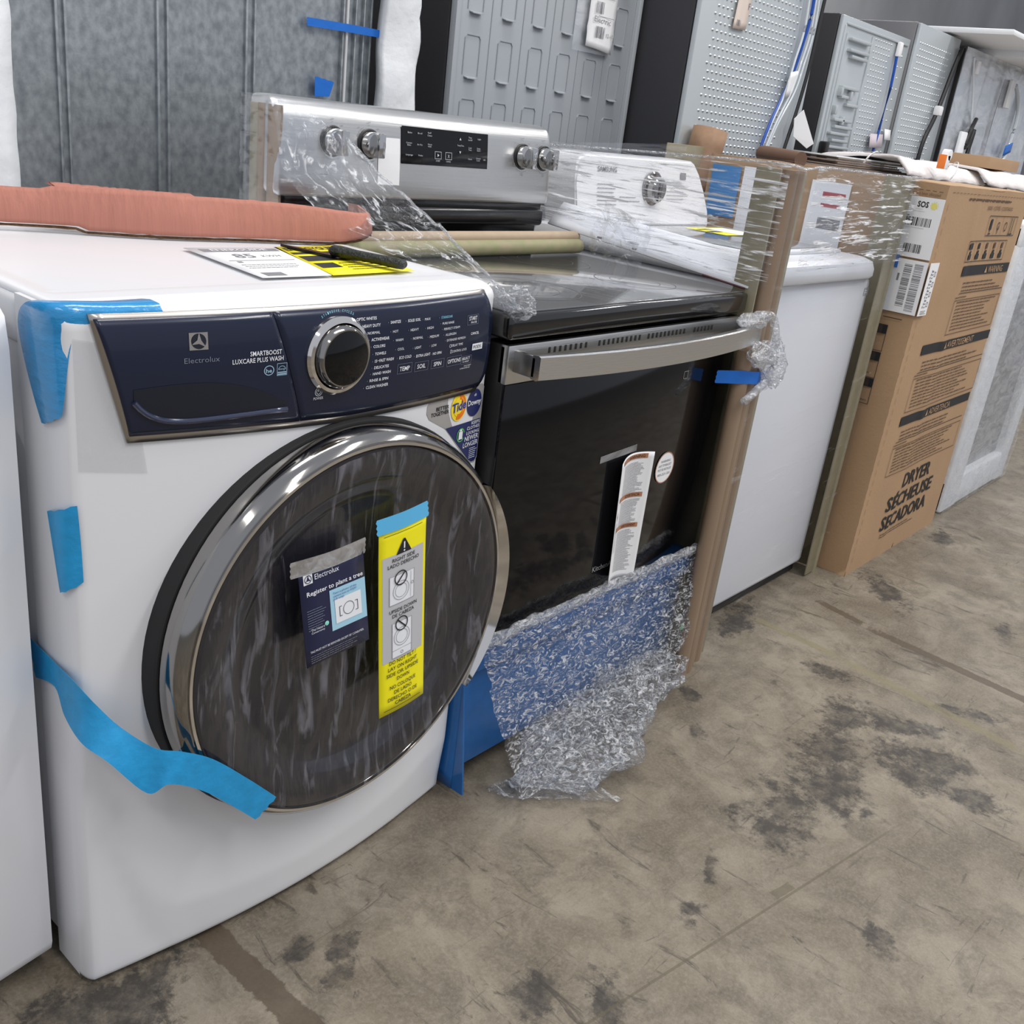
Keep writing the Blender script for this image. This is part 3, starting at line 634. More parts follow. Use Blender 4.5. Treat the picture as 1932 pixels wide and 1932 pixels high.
# curved caption over the dial
word = 'STAINSOAK CYCLES'
for i, ch in enumerate(word):
    if ch == ' ': continue
    a = math.radians(112-54*i/(len(word)-1)+6); c = Vector((.3405, 0, .8885)); d = Vector((math.cos(a), 0, math.sin(a))); tdir = Vector((math.sin(a), 0, -math.cos(a)))
    txt(bm, ch, c+d*.0535, tdir, d, .0019, .0032, 1, g, 'C')
for x, z, w_, h_ in ((.4484, .849, .029, .0142), (.4834, .8482, .0286, .0135), (.5186, .8479, .0289, .0129), (.5544, .8464, .0345, .0141), (.5898, .8449, .0252, .0125), (.5969, .9034, .028, .0144)):
    frame(bm, (x, 0, z), X, Z, w_, h_, .0005, 2, g)
rect(bm, (.6142, 0, .8637), X, Z, .0265, .0100, 0, g, 2); txt(bm, 'PODS', (.617, 0, .866), X, Z, .0198, .0052, 3, g2)
ring(bm, (.312, 0, .8415), X, Z, .0058, .0051, 0, g); ring(bm, (.312, 0, .8415), X, Z, .0035, .0028, 0, g); rect(bm, (.3115, 0, .8415), X, Z, .001, .005, 0, g)
ring(bm, (.5590, 0, .8772), X, Z, .0024, .0019, 0, g, n=14); frame(bm, (.5600, 0, .8660), X, Z, .0035, .005, .0005, 0, g)
obj('control_lettering', bm, [INKW, INKC, INKD, INK], cpanel, smooth=False)
# dial
dc = (.3405, yw(.345)-.011, .8865)
bm = B(); lathe(bm, [(.044, .006), (.0510, .002), (.0510, -.004), (.048, -.008), (.0435, -.009), (.0415, -.005), (.041, .0)], dc, 72); dial = obj('dial', bm, CHROME, wash)
bm = B(); lathe(bm, [(.0415, -.004), (.0405, -.014), (.0372, -.0190), (.0355, -.0190)], dc, 72); obj('dial_ring', bm, CHROMED, dial)
bm = B(); lathe(bm, [(.0355, -.0187), (.0335, -.0200), (0, -.0207)], dc, 64); obj('dial_face', bm, BLACKG, dial)
# round door
DC = (.382, -.0375, .488)
bm = B(); lathe(bm, [(.3045, .034), (.3045, -.008), (.3025, -.0115), (.296, -.0115)], DC, 96); obj('door_gasket', bm, BLACKM, wash)
door = None
bm = B(); lathe(bm, [(.2985, .0), (.3000, -.012), (.3005, -.018), (.2985, -.034), (.2925, -.048), (.286, -.053), (.2815, -.053), (.279, -.049)], DC, 128); door = obj('door', bm, CHROMED, wash)
bm = B(); lathe(bm, [(.2835, -.0533), (.2835, -.0560), (.2795, -.0560), (.2790, -.050)], DC, 128); obj('door_trim', bm, CHROME, door)
bm = B(); lathe(bm, [(.279, -.050), (.276, -.0535), (.262, -.0555), (.245, -.0545), (.228, -.048), (.214, -.040), (.205, -.036), (.198, -.0355), (.190, -.036), (.12, -.0395), (0, -.041)], DC, 128); obj('door_glass', bm, DOORG, door)
# crescent handle on the right rim
bm = B(); rows = []
for k in range(41):
    s = k/40; a = math.radians(-38+76*s); th = .022*math.sin(s*PI)**.8
    R = []
    for (rr, yy) in ((.290, -.050), (.292+th*.5, -.062), (.293+th, -.052), (.294+th, -.038), (.292+th*.6, -.026), (.296, -.022)):
        R.append(bm.verts.new((DC[0]+rr*math.cos(a), DC[1]+yy, DC[2]+rr*math.sin(a))))
    rows.append(R)
for A, Bq in zip(rows, rows[1:]):
    for k in range(5): bm.faces.new((A[k], A[k+1], Bq[k+1], Bq[k]))
obj('door_handle', bm, CHROME, door, angle=60)
# corner sticker
g = bow(.0006); g2 = bow(.0011); g3 = bow(.0016); g4 = bow(.0021)
bm = B()
def outl(pts, mi, gg):
    face(bm, [gg(Vector((x, 0, z))) for x, z in pts], mi)
S0 = [(.672, .8005), (.560, .8005), (.545, .796), (.5335, .786), (.533, .774), (.540, .764), (.555, .756), (.582, .742), (.648, .676), (.660, .668), (.672, .668), (.678, .675), (.678, .795)]
outl(S0, 0, g)
outl([(.5825, .7425), (.676, .7425), (.676, .677), (.671, .671), (.662, .671), (.652, .677)], 1, g2)
txt(bm, 'BETTER', (.5548, 0, .7747), X, Z, .0312, .0060, 2, g2, bold=.02); txt(bm, 'TOGETHER', (.5434, 0, .7671), X, Z, .0438, .0060, 2, g2, bold=.02)
ring(bm, (.6118, 0, .7725), X, Z, .0230, 0, 3, g2, sx=.86); ring(bm, (.6118, 0, .7725), X, Z, .0205, .0115, 4, g3, sx=.86, a0=-1.9, a1=1.6)
ring(bm, (.6118, 0, .7725), X, Z, .0160, 0, 3, g3, sx=.86); txt(bm, 'Tide', (.6118, 0, .7665), (1, 0, .12), (.0, 0, 1), .036, .0145, 5, g4, 'C', bold=.025)
ring(bm, (.6535, 0, .7720), X, Z, .0225, 0, 1, g2, sx=.88); txt(bm, 'Downy', (.6535, 0, .7690), X, Z, .036, .0088, 6, g3, 'C', bold=.015); txt(bm, 'di', (.6535, 0, .7830), X, Z, .006, .0045, 6, g3, 'C')
for s, x, z, w_, h_ in (('KEEPS', .6510, .7361, .023, .0053), ('CLOTHES', .6395, .7287, .0345, .0053), ('LOOKING', .6395, .7205, .0345, .0053), ('NEWER', .6360, .7105, .038, .008), ('LONGER', .6330, .7, .041, .008)): txt(bm, s, (x, 0, z), X, Z, w_, h_, 6, g3, bold=.01)
lines(bm, (.652, 0, .695), X, Z, .022, 6, .0033, .001, 4, 6, g3)
ring(bm, (.6235, 0, .724), X, Z, .0115, .0095, 7, g3, sx=.9, a0=.3, a1=5.7); rect(bm, (.6185, 0, .717), X, Z, .010, .013, 6, g3); rect(bm, (.6205, 0, .7305), X, Z, .006, .003, 6, g3)
obj('corner_sticker', bm, [mat('silver_sticker', (.42, .41, .40), .4, metal=.3), mat('navy_sticker', (.012, .02, .11), .3), INK, TYEL, TORA, TBLU, INKW, GREEN], wash, smooth=False)

# film over the door
bm = B()
def dfilm(r, a):
    x = DC[0]+r*math.cos(a); z = DC[2]+r*math.sin(a)
    if r > .262: y = -.0565
    elif r > .2: y = -.0565+.010*min(1, (.262-r)/.05)
    else: y = -.0465
    cr = .0030*nz((x*2.2, 0, z*.7), 22, 3)+.0024*nz((x, 0, z), 34, 5)+.0018*abs(nz((x*3, 0, z), 22, 8))
    cr *= min(1, (.287-r)/.02+.15)
    return Vector((x, DC[1]+y-.0035-abs(cr)*1.3, z))
NR, NA = 70, 220; c0 = bm.verts.new(dfilm(0, 0)); prev = None
for i in range(1, NR+1):
    R = [bm.verts.new(dfilm(.276*i/NR*(1+.012*nz((math.cos(6.283*k/NA), math.sin(6.283*k/NA), 0), 4)*(i/NR)), 2*PI*k/NA)) for k in range(NA)]
    for k in range(NA):
        if prev is None: bm.faces.new((c0, R[k], R[(k+1) % NA]))
        else: bm.faces.new((prev[k], R[k], R[(k+1) % NA], prev[(k+1) % NA]))
    prev = R
tag(obj('protective_film', bm, F_DOOR, angle=180), 'wrinkled clear protective film stretched over the round black washer door', 'plastic film')

# navy hanging card
def cardpt(x0, x1, z0, z1, y, sh, lean=0):
    return lambda a, b: Vector((x0+(x1-x0)*a+sh*(1-b), y-lean*(1-b)-.004*math.sin(a*PI), z0+(z1-z0)*b+.004*(a)))
t = thing('registration_card', 'navy blue card with pale blue square, hanging on the washer door film', 'card', (.3, -.1, .56))
cf = lambda x, z, o=0: Vector((x+.014*(.634-z)/.15, -.1045-.012*(.634-z)/.15-o, z+.008*(x-.245)/.11-.002))
bm = B(); grid(bm, 4, 6, lambda a, b: cf(.246+.108*a, .485+.149*b)); solid(obj('card', bm, NAVYC, t), .0008)
bm = B(); K = lambda o: (lambda p: cf(p.x, p.z, o))
rect(bm, (.292, 0, .523), X, Z, .061, .061, 0, K(.001), 2); rect(bm, (.299, 0, .532), X, Z, .045, .036, 1, K(.0016), 2)
ring(bm, (.3215, 0, .549), X, Z, .0095, .0088, 3, K(.0022)); 
for sx in (-1, 1): rect(bm, (.3215+sx*.0155-.0004, 0, .541), X, Z, .0009, .015, 3, K(.0022)); rect(bm, (.3215+sx*.0135-.002, 0, .541), X, Z, .004, .0008, 3, K(.0022)); rect(bm, (.3215+sx*.0135-.002, 0, .5552), X, Z, .004, .0008, 3, K(.0022))
txt(bm, 'Text a photo of the', (.297, 0, .577), X, Z, .040, .0028, 4, K(.0022)); txt(bm, 'camera icon to 97297', (.297, 0, .5725), X, Z, .040, .0028, 4, K(.0022)); txt(bm, '(US only)', (.297, 0, .568), X, Z, .018, .0028, 4, K(.0022))
txt(bm, 'Register to plant a tree', (.256, 0, .5875), X, Z, .094, .0065, 1, K(.001), bold=.015)
txt(bm, 'Electrolux', (.2705, 0, .6085), X, Z, .040, .0078, 1, K(.0013)); rect(bm, (.2525, 0, .605), X, Z, .0145, .0145, 1, K(.001)); ring(bm, (.2597, 0, .6123), X, Z, .0058, .0048, 2, K(.0016)); face(bm, [K(.0016)(Vector((x, 0, z))) for x, z in ((.2597, .618), (.2577, .612), (.2555, .6095), (.2600, .6105), (.2640, .6088), (.2612, .613))], 2)
lines(bm, (.254, 0, .566), X, Z, .032, 9, .0036, .0011, 8, 5, K(.001)); txt(bm, 'The Nature', (.258, 0, .5355), X, Z, .022, .0036, 1, K(.001)); txt(bm, 'Conservancy', (.258, 0, .5315), X, Z, .022, .0028, 1, K(.001)); ring(bm, (.284, 0, .539), X, Z, .0034, 0, 6, K(.001), n=12)
txt(bm, 'TAG MUST NOT BE REMOVED EXCEPT BY CONSUMER.', (.2535, 0, .5040), X, Z, .092, .0032, 1, K(.001)); lines(bm, (.2535, 0, .4985), X, Z, .095, 4, .0032, .0008, 9, 5, K(.001))
obj('print', bm, [LBLUE, INKW, NAVYC, INK, TBLU, INKD, mat('mint', (.3, .8, .6), .5)], t, smooth=False)
tape('tape_strip', [(.235, -.105, .641), (.297, -.1085, .643), (.358, -.105, .647)], [(.236, -.1055, .618), (.297, -.109, .620), (.3585, -.1055, .624)], None, film('matte_tape', base=.35, crease=.3, streak=(60, 60, 60), lo=.4, hi=.8, bump=.2, rough=.35), parent=t, t=.0004)
# yellow warning card
t = thing('warning_tag', 'long yellow warning tag with grey panel, taped over the washer door', 'tag', (.43, -.1, .52))
yf = lambda x, z, o=0: Vector((x+.016*((.66-z)/.31)**1.2 if z < .66 else x, -.1065-.014*max(0, (.66-z)/.31)-.003*math.sin((x-.385)/.09*PI)-o, z+.010*(x-.385)/.09-.006))
YK = lambda o: (lambda p: yf(p.x, p.z, o))
bm = B(); grid(bm, 6, 16, lambda a, b: yf(.381+.088*a, .3535+.3035*b)); solid(obj('card', bm, YEL, t), .0008)
bm = B()
rect(bm, (.3865, 0, .4425), X, Z, .077, .170, 0, YK(.001), 4)
face(bm, [yf(.4105, .6115, .0015), yf(.4385, .6115, .0015), yf(.4262, .6335, .0015), yf(.4228, .6335, .0015)], 1)
rect(bm, (.4233, 0, .6185), X, Z, .0024, .010, 2, YK(.002)); ring(bm, (.4245, 0, .6152), X, Z, .0015, 0, 2, YK(.002), n=10)
for s, z, w_, h_ in (('RIGHT SIDE', .6020, .042, .0056), ('LADO DERECHO', .5940, .058, .0056), ('UPSIDE DOWN', .5215, .052, .0056), ('DE CABEZA', .5135, .041, .0056), ('DO NOT TILT /', .4335, .052, .0062), ('LAY ON RIGHT', .4235, .056, .0062), ('SIDE OR UPSIDE', .4135, .062, .0062), ('DOWN', .4035, .024, .0062), ('NO COLOQUE', .3915, .050, .0062), ('DE LADO', .3815, .034, .0062), ('DERECHO O DE', .3715, .057, .0062), ('CABEZA', .3615+.001, .031, .0062)):
    txt(bm, s, (.4245, 0, z if z > .45 else z+.0035), X, Z, w_, h_, 1, YK(.0018), 'C', bold=.006)
rect(bm, (.3885, 0, .6445), X, Z, .072, .0007, 1, YK(.0015), 3); rect(bm, (.3885, 0, .3605), X, Z, .072, .0007, 1, YK(.0015), 3)
# two little pictograms: machine outlines with a prohibition ring
rect(bm, (.3985, 0, .5345), X, Z, .046, .046, 2, YK(.0015), 2); frame(bm, (.3985, 0, .5345), X, Z, .046, .046, .0006, 3, YK(.0019)); ring(bm, (.4195, 0, .5545), X, Z, .0150, .0143, 3, YK(.0021)); ring(bm, (.4195, 0, .5545), X, Z, .0110, .0104, 3, YK(.0021)); rect(bm, (.4375, 0, .5370), X, Z, .0005, .041, 3, YK(.0021)); ring(bm, (.4408, 0, .5590), X, Z, .0024, .0019, 1, YK(.0021), n=14)
ring(bm, (.4185, 0, .5745), X, Z, .0118, .0100, 1, YK(.0026)); face(bm, [yf(.4105, .5678, .0026), yf(.4120, .5663, .0026), yf(.4265, .5812, .0026), yf(.4250, .5827, .0026)], 1)
rect(bm, (.4035, 0, .4465), X, Z, .037, .058, 2, YK(.0015), 2); frame(bm, (.4035, 0, .4465), X, Z, .037, .058, .0006, 3, YK(.0019)); ring(bm, (.4215, 0, .4790), X, Z, .0150, .0143, 3, YK(.0021)); ring(bm, (.4215, 0, .4790), X, Z, .0110, .0104, 3, YK(.0021)); rect(bm, (.4035, 0, .4585), X, Z, .037, .0005, 3, YK(.0021)); ring(bm, (.4215, 0, .4525), X, Z, .0024, .0019, 1, YK(.0021), n=14)
ring(bm, (.4205, 0, .5005), X, Z, .0118, .0100, 1, YK(.0026)); face(bm, [yf(.4125, .5072, .0026), yf(.4140, .5087, .0026), yf(.4285, .4938, .0026), yf(.4270, .4923, .0026)], 1)
obj('print', bm, [GREYP, INK, INKW, INKG], t, smooth=False)
tape('tape_strip', [(.375, -.1075, .668), (.42, -.1115, .673), (.4675, -.1085, .678)], [(.3765, -.110, .645), (.42, -.1135, .649), (.4705, -.1105, .655)], None, mat('light_blue_tape', (.10, .45, .75), .5), parent=t, jag=.002)

# blue tape on the washer's left corner
tape('blue_tape', [(.108, .016, .9578), (.06, .016, .9578), (.018, .024, .9585), (-.0025, .055, .952), (-.0030, .078, .928), (-.0030, .070, .890), (-.0030, .052, .850), (-.0030, .036, .822)],
     [(.110, -.0215, .9448), (.06, -.0150, .9440), (.032, -.0105, .940), (.018, -.0075, .930), (.012, -.0075, .912), (.0080, -.0075, .89), (.0040, -.0075, .865), (.0005, -.0060, .842)], 'glossy blue tape wrapped over the washer upper left corner', mat('glossy_blue_tape', (.012, .27, .60), .22, coat=.6, bump=.25, bscale=(40, 40, 90), var=.1), n=5, M_=[(.111, -.013, .9580), (.06, -.009, .9580), (.014, -.002, .9585), (-.003, .010, .952), (-.0048, .022, .930), (-.0048, .018, .892), (-.0045, .012, .857), (-.0042, .010, .832)])
tape('blue_tape', [(-.0030, .036, .716), (-.0030, .026, .67), (-.0030, .016, .623)], [(.010, -.0105, .736), (.012, -.0110, .69), (.013, -.0110, .640)], 'short blue tape piece halfway down the washer left corner', n=5, M_=[(-.0040, .004, .728), (-.0040, .002, .68), (-.0035, .001, .628)])
tape('blue_tape', [(-.004, .094, .466), (-.004, .042, .478), (-.005, .018, .448), (-.008, -.03, .436), (.006, -.064, .422), (.045, -.084, .368), (.066, -.102, .382), (.111, -.104, .350), (.159, -.105, .299), (.192, -.104, .261)],
     [(-.004, .107, .52), (-.004, .045, .515), (-.004, -.006, .512), (.010, -.034, .485), (.030, -.055, .455), (.058, -.082, .428), (.085, -.099, .420), (.126, -.104, .392), (.180, -.106, .335), (.226, -.104, .282)], 'long loose blue tape sagging from the washer left side to its door bottom', n=6, jag=.003)
tape('blue_tape', [(.089, -.086, .415), (.087, -.076, .395), (.085, -.066, .385)], [(.103, -.0905, .385), (.098, -.082, .37), (.094, -.070, .36)], 'small blue tape scrap stuck on the chrome door rim', n=3, jag=0)

o = obj('clear_patch', (lambda b: (grid(b, 12, 12, lambda a, c: bow(.0014)(Vector((.014+.056*a+.020*(1-c)*a, 0, .775+.150*c-.012*a)))), b)[1])(B()), film('clear_tape', base=.06, crease=.12, streak=(30, 30, 30), bump=.1, rough=.3, tint=(.93, .935, .94), fm=.1)); tag(o, 'wide strip of clear tape beside the navy panel on the washer corner', 'tape')
# things on the washer top
t = thing('energy_label', 'white energy label sheet lying flat on the washer top', 'label', (.43, .2, .957))
P4 = lambda A, Bq, Cq, D: (lambda a, b, z: Vector(A+(0,)).lerp(Vector(Bq+(0,)), a).lerp(Vector(D+(0,)).lerp(Vector(Cq+(0,)), a), b)+Vector((0, 0, z)))
q = P4((.33, .10), (.445, .098), (.515, .325), (.352, .330))
bm = B(); grid(bm, 4, 4, lambda a, b: q(a, b, .9572)); solid(obj('sheet', bm, PAPER, t), .0006)
bm = B(); QW = lambda z: (lambda p: q(p.x, p.y, z))
rect(bm, (.1, .84, 0), X, Y, .85, .10, 0, QW(.9578)); txt(bm, 'ENERGUIDE', (.2, .86, 0), X, Y, .62, .06, 1, QW(.9582), bold=.02); txt(bm, '85', (.30, .62, 0), X, Y, .24, .13, 0, QW(.9578), bold=.02); txt(bm, 'KWH', (.62, .64, 0), X, Y, .22, .06, 2, QW(.9578))
rect(bm, (.12, .52, 0), X, Y, .8, .012, 0, QW(.9578)); rect(bm, (.18, .46, 0), X, Y, .06, .04, 0, QW(.9578)); lines(bm, (.14, .38, 0), X, Y, .7, 3, .05, .012, 2, 2, QW(.9578)); rect(bm, (.12, .04, 0), X, Y, .28, .10, 2, QW(.9578))
obj('print', bm, [INKG, INKW, INKG], t, smooth=False)
t = thing('energy_label', 'yellow and black energy label sheet on the washer top, under the knife', 'label', (.55, .2, .957))
q3 = P4((.448, .098), (.615, .108), (.655, .335), (.51, .325))
bm = B(); grid(bm, 4, 4, lambda a, b: q3(a, b, .9572)); solid(obj('sheet', bm, YEL, t), .0006)
QW = lambda z: (lambda p: q3(p.x, p.y, z))
bm = B(); txt(bm, 'ENERGYGUIDE', (.07, .84, 0), X, Y, .8, .1, 0, QW(.9578), bold=.03); rect(bm, (.05, .70, 0), X, Y, .9, .07, 0, QW(.9578)); rect(bm, (.05, .45, 0), X, Y, .5, .18, 0, QW(.9578)); rect(bm, (.58, .38, 0), X, Y, .37, .28, 0, QW(.9578)); rect(bm, (.05, .22, 0), X, Y, .25, .16, 0, QW(.9578)); lines(bm, (.35, .34, 0), X, Y, .5, 4, .07, .02, 6, 0, QW(.9578))
obj('print', bm, INK, t, smooth=False)
# folding knife
t = thing('folding_knife', 'black folding knife lying open across the yellow label on the washer top', 'knife', (.55, .2, .96))
kd = Vector((.060, -.225, 0)).normalized(); kn = Vector((-kd.y, kd.x, 0)); k0 = Vector((.522, .325, .9585))
bm = B()
L1 = [(0, .000, .001), (.02, -.003, .004), (.06, -.006, .006), (.105, -.008, .007), (.105, .008, -.0)]
prism(bm, [k0+kd*s+kn*a for s, a in ((0, .002), (.03, -.004), (.108, -.009), (.108, .007), (.03, .006))], (0, 0, .004)); obj('blade', bm, mat('blackened_steel', (.03, .03, .035), .3, metal=.8), t)
bm = B(); pts = [k0+kd*s+Vector((0, 0, .009)) for s in (.100, .106, .125, .15, .19, .222, .234, .238)]; tube(bm, pts, [.007, .012, .0125, .0105, .0105, .0115, .0105, .006], 12)
for v in bm.verts: v.co.z = .9583+(v.co.z-.9545)*.75+.001
obj('handle', bm, mat('knife_handle', (.012, .015, .010), .35, bump=.6, bscale=(150, 150, 150)), t)
bm = B(); prism(bm, [k0+kd*s+kn*a+Vector((0, 0, .016)) for s, a in ((.14, -.003), (.225, -.003), (.225, .003), (.14, .003))], (0, 0, .0018)); obj('clip', bm, mat('clip_green', (.04, .045, .025), .35, metal=.5), t)
bm = B(); bx(bm, .557, .572, .198, .222, .9585, .9745, .003); obj('thumb_stud', bm, BLACKP, t)
# red cardboard strip
t = thing('cardboard_flap', 'salmon red corrugated cardboard strip lying along the back of the washer top', 'cardboard', (.45, .45, .957))
path = smoothpath([(-.02, .60, 0), (.10, .54, 0), (.225, .495, 0), (.325, .442, 0), (.401, .412, 0), (.52, .385, 0), (.63, .355, 0), (.70, .342, 0), (.745, .36, 0)], 8)
zt = lambda s: .0595-.003*math.sin(s*9)-.010*max(0, s-.7)/.3
zb = lambda s: .958+(.008 if s < .3 else .003)+.012*max(0, (s-.8)/.2)
bm = B(); n = len(path)-1
def rs(a, b):
    p = path[int(round(a*n))]; z0 = zb(a); z1 = .958+zt(a)+.004*(.25 < a < .5)+.0*b; return Vector((p.x, p.y+.012*b-.004*math.sin(b*PI), z0+(z1-z0)*b+.001*nz((a*20, b, 0), 3)))
grid(bm, n, 8, rs); solid(obj('board', bm, PINK, t), .004)
bm = B(); grid(bm, n, 2, lambda a, b: Vector(path[int(round(a*n))])+Vector((0, .004+.010*b, zb(a)-.0045+.0012*nz((a*60, b, 0), 2)))); solid(obj('torn_edge', bm, KEDGE, t), .003)
bm = B(); prism(bm, [(.742, .358, .975), (.752, .366, .966), (.772, .42, .965), (.790, .47, .985), (.785, .47, 1.01), (.765, .42, 1.013), (.745, .365, 1.005)], (-.003, .003, 0)); obj('end_flap', bm, PINK, t)
bm = B(); n2 = 30
grid(bm, n2, 3, lambda a, b: Vector(path[int(round((.28+.27*a)*n))])+Vector((0, .028+.03*b, 1.0145+.006*b-.002*a))); solid(obj('top_fold', bm, PINK, t), .004)

# ================================================================ LEFT NEIGHBOUR
t = thing('dryer', 'white appliance at the far left, only its plain front and right corner showing', 'appliance', (-.38, .4, 0))
bm = B()
def lp(a, z):
    pts = [(-.72, .09), (-.72, .06)]+[(-.72+.699*k/16, .062-.03*math.sin(k/16*PI)) for k in range(17)]+[(-.019, .068), (-.018, .08), (-.018, .13)]
    return pts
P = lp(0, 0); rows = [[bm.verts.new((x, y+dy, z)) for x, y in P] for z, dy in ((.03, .02), (.045, .004), (.06, 0), (.3, 0), (.6, 0), (.9, 0), (.935, .006), (.945, .02))]
for A, Bq in zip(rows, rows[1:]):
    for k in range(len(P)-1): bm.faces.new((A[k], A[k+1], Bq[k+1], Bq[k]))
bm.faces.new(rows[0]); bm.faces.new(rows[-1][::-1]); obj('front_panel', bm, WHITE2, t, angle=50)
bm = B(); bx(bm, -.718, -.022, .13, .80, .03, .945, .008); obj('cabinet', bm, WHITE2, t)
for sx in (-.66, -.1):
    for sy in (.2, .72):
        bm = B(); bmesh.ops.create_cone(bm, cap_ends=True, segments=16, radius1=.022, radius2=.018, depth=.032, matrix=Matrix.Translation((sx, sy, .016))); obj('foot', bm, BLACKP, t)

# ================================================================ RANGE
rng_ = thing('electric_range', 'stainless steel electric range with black glass oven door and four-knob backguard', 'range', (1.07, .3, 0))
RX0, RX1, RY = .694, 1.450, -.027
bm = B(); bx(bm, RX0+.004, RX1-.004, .02, .62, .03, .872, .004); obj('body', bm, BLACKP, rng_)
bm = B(); bx(bm, RX0-.002, RX1+.002, -.036, .60, .872, .9125, .007, 3); obj('cooktop', bm, mat('black_porcelain', (.006, .006, .007), .08, coat=.6), rng_)
bm = B(); bx(bm, RX0+.010, RX1-.010, -.026, .50, .9120, .9150, .0012); ck = obj('cooktop_glass', bm, GLASSTOP, rng_)
bm = B()
for (x, y, r) in ((.90, .12, .105), (.90, .36, .08), (1.25, .12, .085), (1.25, .36, .10)): ring(bm, (x, y, .9153), X, Y, r, r-.0015, 0, n=60); ring(bm, (x, y, .9153), X, Y, r*.62, r*.62-.001, 0, n=50)
obj('burner_ring', bm, mat('burner_print', (.06, .06, .06), .3), ck, smooth=False)
# door: steel band + black glass
bm = B(); bx(bm, RX0+.004, RX1-.004, RY, .018, .325, .8635, .004); rdoor = obj('oven_door', bm, BLACKP, rng_)
bm = B(); bx(bm, RX0+.004, RX1-.004, RY-.006, RY+.012, .800, .8635, .002); band = obj('steel_band', bm, STEEL, rdoor)
bm = B(); bx(bm, RX0+.006, RX1-.006, RY-.005, RY+.004, .327, .7992, .0015); obj('door_glass', bm, BLACKG, rdoor)
for x0, x1, n_ in ((.80, .90, 8), (.939, 1.064, 10), (1.094, 1.219, 10), (1.258, 1.325, 6)):
    bm = B()
    for k in range(n_):
        x = x0+(x1-x0)*k/(n_-1); bx(bm, x-.0028, x+.0028, RY-.0068, RY-.004, .8435, .8535, .0005)
    obj('vent_slots', bm, BLACKM, band)
# bowed flat handle
bm = B(); rows = []
for k in range(33):
    s = k/32; x = .712+.728*s; bo = -.056-.034*(1-(2*s-1)**2)
    rows.append([bm.verts.new((x, RY+bo+dy+.0, z)) for dy, z in ((-.0, .8180), (-.004, .8200), (-.004, .8560), (0, .8580), (.012, .8570), (.012, .8190))])
for A, Bq in zip(rows, rows[1:]):
    for k in range(6): bm.faces.new((A[k], A[(k+1) % 6], Bq[(k+1) % 6], Bq[k]))
bm.faces.new(rows[0]); bm.faces.new(rows[-1][::-1]); hd = obj('handle', bm, STEELH, rdoor, angle=30)
for x0, x1 in ((.712, .724), (1.428, 1.440)):
    bm = B(); bx(bm, x0, x1, RY-.052, RY-.004, .820, .856, .003); obj('handle_bracket', bm, STEELD, hd)
# lettering on the glass
bm = B(); txt(bm, 'KitchenAid', (1.035, RY-.0056, .374), X, Z, .075, .012, 0)
frame(bm, (1.250, RY-.0056, .748), X, Z, .016, .016, .0012, 0); obj('door_lettering', bm, mat('dim_white_ink', (.35, .35, .36), .5), rdoor, smooth=False)
bm = B(); ring(bm, (1.241, RY-.0062, .560), X, Z, .0345, 0, 0, sx=1.); ring(bm, (1.241, RY-.0066, .560), X, Z, .0345, .0325, 1, sx=1.)
for s, z, w_ in (('WARNING', .572, .036), ('ANTI TIP BRACKET', .563, .048), ('MUST BE INSTALLED', .554, .05), ('800-253-1301', .543, .046)): txt(bm, s, (1.241, RY-.0066, z), X, Z, w_, .0055, 2, al='C')
obj('round_sticker', bm, [PAPER, RUST, INKG], rdoor, smooth=False)
# drawer with blue film
bm = B(); bx(bm, RX0+.008, RX1-.008, -.018, .12, .050, .318, .004); dr = obj('storage_drawer', bm, BLUEF, rng_)
bm = B(); bx(bm, RX0+.012, RX1-.012, -.040, -.012, .268, .3185, .006); obj('drawer_lip', bm, BLUEF, dr)
bm = B(); grid(bm, 6, 10, lambda a, b: (RX0+.002+.10*a*0-.001, -.02+.16*a, .01+.305*b)); solid(obj('side_cover', bm, BLUEF, dr), .003)
bm = B(); prism(bm, [(RX0+.0, -.016, .300), (RX0+.0, -.05, .012), (RX0+.004, .06, .004), (RX0+.004, .05, .300)], (.004, 0, 0)); obj('cover_fold', bm, BLUEF, dr)
for sx in (RX0+.08, RX1-.08):
    for sy in (.1, .55):
        bm = B(); bmesh.ops.create_cone(bm, cap_ends=True, segments=14, radius1=.018, radius2=.016, depth=.032, matrix=Matrix.Translation((sx, sy, .016))); obj('foot', bm, BLACKP, rng_)
# backguard
BY = .53
bm = B(); sec = [(.0, 1.013), (-.002, 1.018), (.0, 1.05), (.004, 1.10), (.009, 1.145), (.014, 1.163), (.022, 1.174), (.034, 1.181), (.050, 1.183), (.075, 1.182), (.075, 1.013)]
x0, x1 = .658, 1.447; rows = []
for x, ins in ((x0+.0005, .010), (x0+.003, .004), (x0+.009, .001), (x0+.018, 0), (x1-.018, 0), (x1-.009, .001), (x1-.003, .004), (x1-.0005, .010)):
    rows.append([bm.verts.new((x, BY+y+(ins if y < .05 else 0), z+(ins if z < 1.03 else 0)-(ins if z > 1.16 else 0))) for y, z in sec])
for A, Bq in zip(rows, rows[1:]):
    for k in range(len(sec)): bm.faces.new((A[k], A[(k+1) % len(sec)], Bq[(k+1) % len(sec)], Bq[k]))
bm.faces.new(rows[0]); bm.faces.new(rows[-1][::-1]); bg = obj('backguard', bm, STEEL, rng_, angle=45)
bm = B(); bx(bm, .69, 1.435, BY+.022, BY+.09, .9145, 1.014, .004); bx(bm, .695, 1.43, BY-.006, BY+.03, .962, 1.000, .010, 4); bx(bm, .69, 1.435, BY+.012, BY+.03, .995, 1.014, .002); obj('backguard_base', bm, mat('black_gloss_plastic', (.008, .008, .009), .15), rng_)
